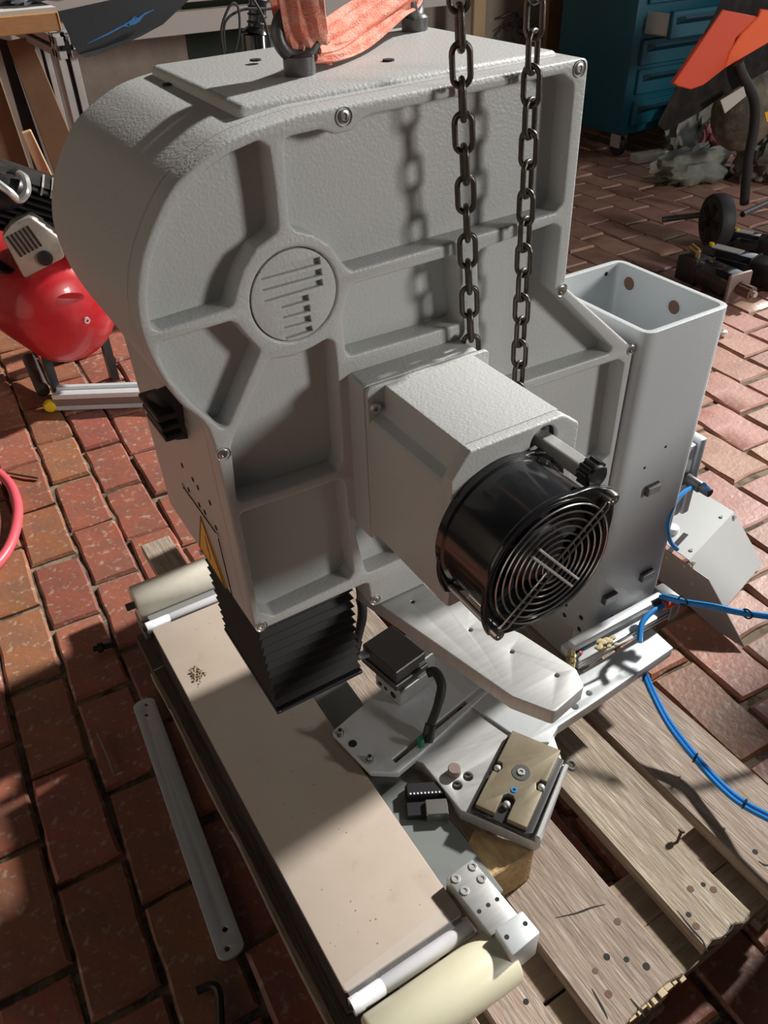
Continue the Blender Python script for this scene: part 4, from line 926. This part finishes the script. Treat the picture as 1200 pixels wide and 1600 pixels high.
# dark mat hanging over the corner
mt = thing('desk_mat', 'dark mat with blue winged emblem hanging over the bench corner', 'mat', (0.75, BY, bz-.3))
YM = BY-.06
Q = lambda px, py, dy=0: U(px, py, y=YM+dy)
g = [[(90,18),(150,5),(210,-8),(300,-25)], [(108,55),(160,40),(215,25),(297,-2)], [(122,84),(165,72),(205,58),(255,38)], [(133,90),(160,84),(190,70),(222,56)]]
b = MB(); rows = [[Q(px, py, .05-.02*i) for px, py in row] for i, row in enumerate(g)]
F_ = [b._v(r_) for r_ in rows]; B_ = [b._v([p+Vector((0, .004, 0)) for p in r_]) for r_ in rows]
for i in range(3):
    for j in range(3): b.face([F_[i][j], F_[i][j+1], F_[i+1][j+1], F_[i+1][j]]); b.face([B_[i][j], B_[i+1][j], B_[i+1][j+1], B_[i][j+1]])
for i in range(3):
    b.face([F_[i][0], F_[i+1][0], B_[i+1][0], B_[i][0]]); b.face([F_[i][3], B_[i][3], B_[i+1][3], F_[i+1][3]])
    b.face([F_[0][i], B_[0][i], B_[0][i+1], F_[0][i+1]]); b.face([F_[3][i], F_[3][i+1], B_[3][i+1], B_[3][i]])
ms = b.build('mat_sheet', 'mat_dark', mt, 30)
def decal(pts):
    b = MB(); P = [Q(140+zx*(100/1200)*0+0, 0) for zx in ()]
    return b
E2 = lambda zx, zy: U(zx*.2, zy*.2, y=YM+.0)
em = [[(680,340),(830,265),(960,195),(1000,170),(1040,140),(1060,125),(1060,150),(1030,165),(985,190),(1010,205),(960,207),(840,272)], [(1000,175),(1045,130),(1075,140),(1130,100),(1200,75),(1120,120),(1090,165),(1050,190),(1010,200)]]
b = MB()
for lp_ in em:
    pts = [U(zx*.2, zy*.2, y=YM+.022-.008*((zy-70)/270)) for zx, zy in lp_]
    n_ = Vector((0, -.004, 0)); b.hexa([p+n_*.1 for p in pts], [p+n_ for p in pts])
b.build('blue_emblem', 'mat_blue', ms, 0)
# plastic bags on the bench
def crumple(name, c, sc, m, seed, label=None, cat=None, parent=None, amp=.55, group=None):
    r = random.Random(seed); b = MB(); b.sphere((0,0,0), 1, (1,1,1), 40)
    of = Vector((r.uniform(0, 50), r.uniform(0, 50), r.uniform(0, 50)))
    for v in b.bm.verts:
        q_ = v.co.copy()
        k = 1+amp*(0.9*mnoise.noise(q_*1.3+of)-1.5*abs(mnoise.noise(q_*2.3+of*1.7))-0.8*abs(mnoise.noise(q_*5.1+of*.6))+.45)
        v.co = Vector((q_.x*sc[0], q_.y*sc[1], max(q_.z, -.5)*sc[2]))*k
    c = Vector(c)
    bmesh.ops.translate(b.bm, verts=b.bm.verts, vec=c)
    o = b.build(name, m, parent, 60, org=None if parent else c)
    if label: tag(o, label, cat, group)
    return o
p = U(60, 8, y=BY+.12); crumple('plastic_bag', (p.x, p.y+.05, bz+.046), (.14, .09, .05), 'film_bag', 3, 'crumpled clear plastic bag on the workbench above the orange edge', 'bag')
p = U(-5, 12, y=BY+.12); crumple('plastic_bag', (p.x-.13, p.y+.02, bz+.056), (.09, .08, .055), 'dirty_bag', 4, 'dusty plastic bag at the left end of the workbench', 'bag')
p = U(205, 2, y=BY+.10); crumple('plastic_bag', (p.x, p.y+.05, bz+.038), (.07, .07, .04), 'film_bag', 8, 'small shiny plastic bag lying on the dark mat', 'bag')
# boards leaning under the bench
def lean(name, px, z1, y, m, label, th=.018):
    pts = [U(a, c, y=y) for a, c in px]; b = MB(); b.hexa(pts, [q_+Vector((.004, th, 0)) for q_ in pts]); b.bevel(.003, 1); o = b.build(name, m, None, 30, org=(pts[-1].x, y, min(q_.z for q_ in pts))); return tag(o, label, 'board')
lean('brown_panel', [(10,65),(48,58),(160,330),(95,300)], 0, BY+.42, 'brown_board', 'brown fibreboard panel leaning behind the bench leg')
lean('dark_panel', [(-5,60),(12,64),(100,330),(72,330)], 0, BY+.50, 'mat_dark', 'dark thin panel leaning left of the brown fibreboard')
lean('rust_board', [(-60,60),(-12,85),(70,330),(20,330)], 0, BY+.62, 'brown_board', 'reddish board leaning at far left under the bench')
lean('pine_slat', [(33,208),(48,203),(90,292),(70,292)], 0, BY+.20, 'pine', 'short pale pine slat standing behind the compressor', .02)
# black torch and cables behind the machine top
tch = thing('black_torch', 'black cylindrical hand torch standing behind the machine top', 'torch', U(392, 120, y=1.5))
p0, p1 = U(395, 110, y=1.5), U(400, 52, y=1.5); p2 = U(405, -30, y=1.5)
b = MB(); b.cyl(p0-Vector((0,0,.25)), p1, .026, n=20).cyl(p1, p1.lerp(p2, .12), .026, .016, 20).cyl(p1.lerp(p2, .1), p2, .015, n=16); b.bevel(.002, 2); b.build('torch_body', 'gloss_black', tch)
for t in (.2, .35, .5, .65):
    b = MB().torus(p1.lerp(p2, t), p2-p1, .0155, .002, 20, 6); b.build('grip_ring', 'black_plastic', tch)
b = MB(); b.tube(smoothpath([U(350,85,y=1.45), U(346,45,y=1.45), U(360,8,y=1.45), U(372,12,y=1.45), U(374,50,y=1.45), U(365,88,y=1.45)]), .0022, 6)
b.tube(smoothpath([U(352,80,y=1.46), U(352,35,y=1.46), U(380,15,y=1.46), U(420,14,y=1.46), U(440,8,y=1.46)]), .0022, 6); b.tube(smoothpath([U(390,-10,y=1.44), U(408,20,y=1.44), U(418,50,y=1.44), U(424,85,y=1.44)]), .0022, 6)
tag(b.build('black_cable', 'rubber', None, 40, org=U(360, 85, y=1.45)), 'thin black cable looping beside the black torch', 'cable')

# ================================================================== UPPER RIGHT: CABINET, CLUTTER
cab = thing('tool_cabinet', 'teal metal tool cabinet on castors with one drawer pulled open', 'cabinet', (3.85, 3.65, 0))
cf = U(968, 213, z=.12); gx0, gy0 = cf.x, cf.y
gx1, gy1, gz1 = gx0+1.0, gy0+.55, 1.15
b = MB(); b.box((gx0, gy0, .12), (gx1, gy1, gz1)).bevel(.012, 2); b.build('carcass', 'teal_paint', cab)
nd = 6; dh = .135
for k in range(nd):
    z0 = .165+k*dh+(.015*(k > 0)); op = .16 if k == 3 else 0
    b = MB(); b.box((gx0+.06, gy0-.018-op, z0), (gx1-.06, gy0+.01-op, z0+dh-.018)); b.bevel(.004, 1); dr = b.build('drawer', 'teal_paint', cab)
    b = MB(); b.hexa([(gx0+.09, gy0-.0185-op, z0+dh-.075), (gx1-.09, gy0-.0185-op, z0+dh-.075), (gx1-.09, gy0-.0185-op, z0+dh-.045), (gx0+.09, gy0-.0185-op, z0+dh-.045)], [(gx0+.12, gy0-.045-op, z0+dh-.052), (gx1-.12, gy0-.045-op, z0+dh-.052), (gx1-.12, gy0-.045-op, z0+dh-.040), (gx0+.12, gy0-.045-op, z0+dh-.040)]); b.build('drawer_handle', 'teal_dark', dr, 0)
    if op:
        b = MB(); b.box((gx0+.07, gy0+.01-op, z0+.01), (gx0+.075, gy0+.1, z0+dh-.03)); b.box((gx1-.075, gy0+.01-op, z0+.01), (gx1-.07, gy0+.1, z0+dh-.03)); b.box((gx0+.07, gy0+.01-op, z0+.008), (gx1-.07, gy0+.1, z0+.012)); b.build('drawer_tray', 'zinc', dr, 0)
for xk in (gx0+.07, gx1-.07):
    for yk in (gy0+.07, gy1-.07):
        b = MB().cyl((xk-.018, yk, .05), (xk+.018, yk, .05), .05, n=24); b.bevel(.006, 2); cs = b.build('castor', 'rubber', cab)
        b = MB().box((xk-.026, yk-.035, .045), (xk-.020, yk+.035, .1205)); b.box((xk+.020, yk-.035, .045), (xk+.026, yk+.035, .1205)); b.box((xk-.026, yk-.035, .112), (xk+.026, yk+.035, .1205)); b.build('fork', 'zinc', cs, 0)
# boards standing left of the cabinet
for k, (a, m_, lab) in enumerate(((745, 'pine', 'pale upright batten behind the left chain'), (868, 'brown_board', 'reddish plank standing left of the teal cabinet'), (893, 'black_worn', 'dark plank standing against the teal cabinet side'))):
    p = U(a, 60, y=4.0); wd = (.04, .06, .05)[k]; b = MB().box((p.x-wd, 3.98+.03*k, 0), (p.x+wd, 4.01+.03*k, 1.3)); b.bevel(.003, 1); tag(b.build('upright_plank', m_, None, 30, org=(p.x, 4.0, 0)), lab, 'plank')
# bird-nest of wire and jars by the wall
b = MB(); r = random.Random(12); c_ = U(805, 40, y=4.19)
pts = [c_+Vector((r.gauss(0, .05), r.gauss(0, .05), r.gauss(0, .04))) for _ in range(26)]; b.tube(smoothpath(pts, 5), .004, 5)
b.tube(smoothpath([c_+Vector((.05, 0, -.06)), c_+Vector((.12, 0, -.03)), c_+Vector((.14, 0, -.07)), c_+Vector((.08, 0, -.10)), c_+Vector((.06, 0, -.30))], 6), .010, 6)
tag(b.build('wire_tangle', 'dark_steel', None, 40, org=(c_.x, c_.y, c_.z)), 'tangle of dark wire behind the right chain', 'wire')

# garden machine with orange hood
gm = thing('garden_machine', 'black and orange garden machine with wheel at the upper right edge', 'garden machine', (2.95, 2.25, 0))
YO = 2.28
O_ = lambda px, py, dy=0: U(px, py, y=YO+dy)
def slab2(px, th, name, m, par, bev=.006, inset=.9):
    pts = [O_(a, c) for a, c in px]; b = MB(); c_ = sum(pts, Vector())/len(pts); b.hexa(pts, [c_+(q_-c_)*inset+Vector((1.15*th, th, -.05*th)) for q_ in pts]); b.bevel(bev, 2); return b.build(name, m, par)
hood = slab2([(1135,-15),(1026,196),(1040,206),(1095,175),(1130,150),(1290,60),(1290,-15)], .16, 'hood', 'black_worn', gm)
pts = [O_(a, c, -.006) for a, c in ((1130,15),(1053,130),(1060,135),(1080,140),(1100,133),(1133,107),(1150,60),(1185,26))]
b = MB(); b.hexa(pts, [p+Vector((0, .02, 0)) for p in pts]); b.bevel(.003, 1); b.build('orange_panel', 'orange_plastic', hood)
pts = [O_(a, c, -.012) for a, c in ((1186,26),(1160,52),(1142,80),(1133,107),(1193,72),(1230,50),(1230,20),(1190,14))]
b = MB(); b.hexa(pts, [p+Vector((0, .022, 0)) for p in pts]); b.bevel(.004, 1); b.build('orange_side', 'orange_bright', hood)
b = MB(); b.tube(smoothpath([O_(1153,98,-.03), O_(1160,118,-.04), O_(1178,155,-.05), O_(1178,200,-.05), O_(1168,255,-.05), O_(1163,318,-.05)]), .020, 12); b.build('black_tube', 'rubber', gm)
b = MB(); b.sphere(U(1165, 170, y=2.55), .19, (.9, .7, .95), 20); b.build('engine_cover', 'grimy_bag', gm)
p = [U(a, c, y=2.20) for a, c in ((1126,157),(1162,135),(1166,150),(1133,177))]; b = MB(); b.hexa(p, [q_+Vector((0, .004, 0)) for q_ in p]); b.build('paper_label', 'strip_plastic', gm, 0)
p = [U(a, c, y=2.20) for a, c in ((1195,176),(1215,170),(1215,190),(1198,190))]; b = MB(); b.hexa(p, [q_+Vector((0, .004, 0)) for q_ in p]); b.build('yellow_label', 'warning_yellow', gm, 0)
wc = U(1120, 345, z=.105); wa = Vector((.9, -.42, 0)).normalized(); wr_ = .105
b = MB(); b.lathe([(.02, -.03), (wr_*.72, -.03), (wr_*.85, -.024), (wr_*.97, -.028), (wr_, -.02), (wr_, .02), (wr_*.97, .028), (.02, .03)], wc, wa, 40, closed=True); wh = b.build('wheel', 'rubber', gm)
for k in range(5):
    a = 2*math.pi*k/5; d_, u_, v_ = MB().frame(wa); pr = wc-wa*.032
    b = MB(); e = u_*math.cos(a)+v_*math.sin(a); t_ = u_*-math.sin(a)+v_*math.cos(a); b.hexa([pr+e*.02-t_*.012, pr+e*.02+t_*.012, pr+e*.072+t_*.018, pr+e*.072-t_*.018], [pr-wa*.004+e*.02-t_*.008, pr-wa*.004+e*.02+t_*.008, pr-wa*.004+e*.070+t_*.014, pr-wa*.004+e*.070-t_*.014]); b.build('spoke', 'black_worn', wh, 0)
b = MB().tube([U(1035, 343, z=.08), U(1100, 335, z=.10)], .012, 8); b.build('axle_bar', 'dark_steel', gm)
b = MB().tube([U(1160, 335, z=.12), U(1260, 290, z=.14)], .012, 8); b.build('frame_bar', 'dark_steel', gm)
# bags and power strip
p = U(1082, 262, z=.05); crumple('crumpled_bag', (p.x, p.y, .05), (.24, .11, .10), 'dirty_bag', 21, 'pale crumpled bag on the bricks right of the power strip', 'bag')
p = U(1105, 215, z=.10); crumple('crumpled_bag', (p.x+.06, p.y+.08, .12), (.24, .10, .19), 'dirty_bag', 22, 'grey crumpled bag heaped under the orange hood', 'bag')
p = U(1138, 262, z=.06); crumple('crumpled_bag', (p.x+.16, p.y-.08, .07), (.14, .11, .13), 'grimy_bag', 23, 'grimy dark bag in front of the garden machine', 'bag')
p = U(1105, 240, z=.08); crumple('crumpled_bag', (p.x+.08, p.y+.05, .13), (.08, .045, .09), 'red_bag', 24, 'small dull red bag between the crumpled bags', 'bag')
ps = thing('power_strip', 'off-white power strip on the floor beside the cabinet castor', 'power strip', U(1025, 245, z=0))
pa, pb = U(990, 250, z=.02), U(1060, 238, z=.02); d_ = (pb-pa); L_ = d_.length; d_.normalize(); n_ = Vector((-d_.y, d_.x, 0)); mxq = Matrix(((d_.x, n_.x, 0, pa.x), (d_.y, n_.y, 0, pa.y), (0, 0, 1, .004), (0,0,0,1)))
b = MB().box((0, -.035, 0), (L_, .035, .045), mxq).bevel(.006, 2); b.build('strip_body', 'strip_plastic', ps)
for k in range(4):
    p = mxq @ Vector((L_*(.12+.25*k), 0, .045)); b = MB().lathe([(0, -.006), (.018, -.006), (.019, .0006), (.022, .0006)], p, (0,0,1), 20); b.build('socket', 'plaster', ps)

# servo motors on the floor
def motor(px0, px1, s_, label, shaft=False, conn=True, lid=False):
    a, c = U(*px0, z=s_/2+.004), U(*px1, z=s_/2+.004); d_ = (c-a); L_ = d_.length; d_.normalize(); n_ = Vector((-d_.y, d_.x, 0))
    mx = Matrix(((d_.x, n_.x, 0, a.x), (d_.y, n_.y, 0, a.y), (0, 0, 1, s_/2+.003), (0,0,0,1))); h = s_/2
    t = thing('servo_motor', label, 'motor', (a.x, a.y, 0), 'servo motors on the bricks')
    oct_ = [(-h, -h*.6), (-h*.6, -h), (h*.6, -h), (h, -h*.6), (h, h*.6), (h*.6, h), (-h*.6, h), (-h, h*.6)]
    b = MB(); b.hexa([mx @ Vector((0, p, q_)) for p, q_ in oct_], [mx @ Vector((L_*.62, p, q_)) for p, q_ in oct_]); b.bevel(.002, 1); b.build('motor_body', 'gloss_black', t)
    b = MB(); b.box((L_*.64, -h*.95, -h*.95), (L_, h*.95, h*.95), mx); b.bevel(.006, 2); b.build('encoder_cap', 'black_plastic', t)
    b = MB().box((L_*.62, -h, -h), (L_*.64, h, h), mx); b.build('joint_ring', 'worn_steel', t)
    if conn:
        b = MB(); b.cyl(mx @ Vector((L_*.80, 0, h*.9)), mx @ Vector((L_*.80, 0, h*1.5)), .012, n=14).cyl(mx @ Vector((L_*.80, 0, h*1.3)), mx @ Vector((L_*.95, 0, h*1.5)), .013, n=14); b.build('connector', 'brass', t)
    if shaft:
        b = MB().box((-.016, -h*1.15, -h*1.15), (0, h*1.15, h*1.15), mx).bevel(.008, 2); b.build('flange', 'pink_dust', t)
        b = MB(); n = 24; ri = []
        for e in (-.016, -.075):
            ri.append(b._v([mx @ Vector((e, (.022+.0022*(k % 2))*math.cos(2*math.pi*k/n), (.022+.0022*(k % 2))*math.sin(2*math.pi*k/n))) for k in range(n)]))
        for k in range(n): j = (k+1) % n; b.face([ri[0][k], ri[0][j], ri[1][j], ri[1][k]])
        b.face(ri[1]); b.build('pinion', 'rust', t, 0)
        b = MB().cyl(mx @ Vector((-.075, 0, 0)), mx @ Vector((-.090, 0, 0)), .010, n=14); b.build('shaft_end', 'zinc', t)
    if lid:
        b = MB().box((L_*.1, -h*.5, h), (L_*.45, h*.5, h+.003), mx); b.build('type_plate', 'strip_plastic', t)
        p = mx @ Vector((.02, 0, h)); b = MB().cyl(p, p+Vector((0,0,.01)), .010, n=14); b.build('yellow_dot', 'yellow', t)
    return t
motor((1150, 447), (1070, 412), .095, 'black servo motor with ribbed brown pinion nearest the column', True, True)
motor((1100, 400), (1225, 432), .095, 'long black servo motor with yellow dot behind the pinion motor', False, False, True)
motor((1140, 372), (1215, 385), .070, 'small black servo motor with white plate below the wheel', False, True, True)
# loose washer on the bricks
p = U(1128, 520, z=.012); b = MB().lathe([(.004, .0), (.004, .010), (.016, .008), (.018, 0)], p, (0,0,1), 18, closed=True); tag(b.build('flange_nut', 'zinc', None, 40, org=p), 'small zinc flange nut lying on the sunlit bricks', 'nut')
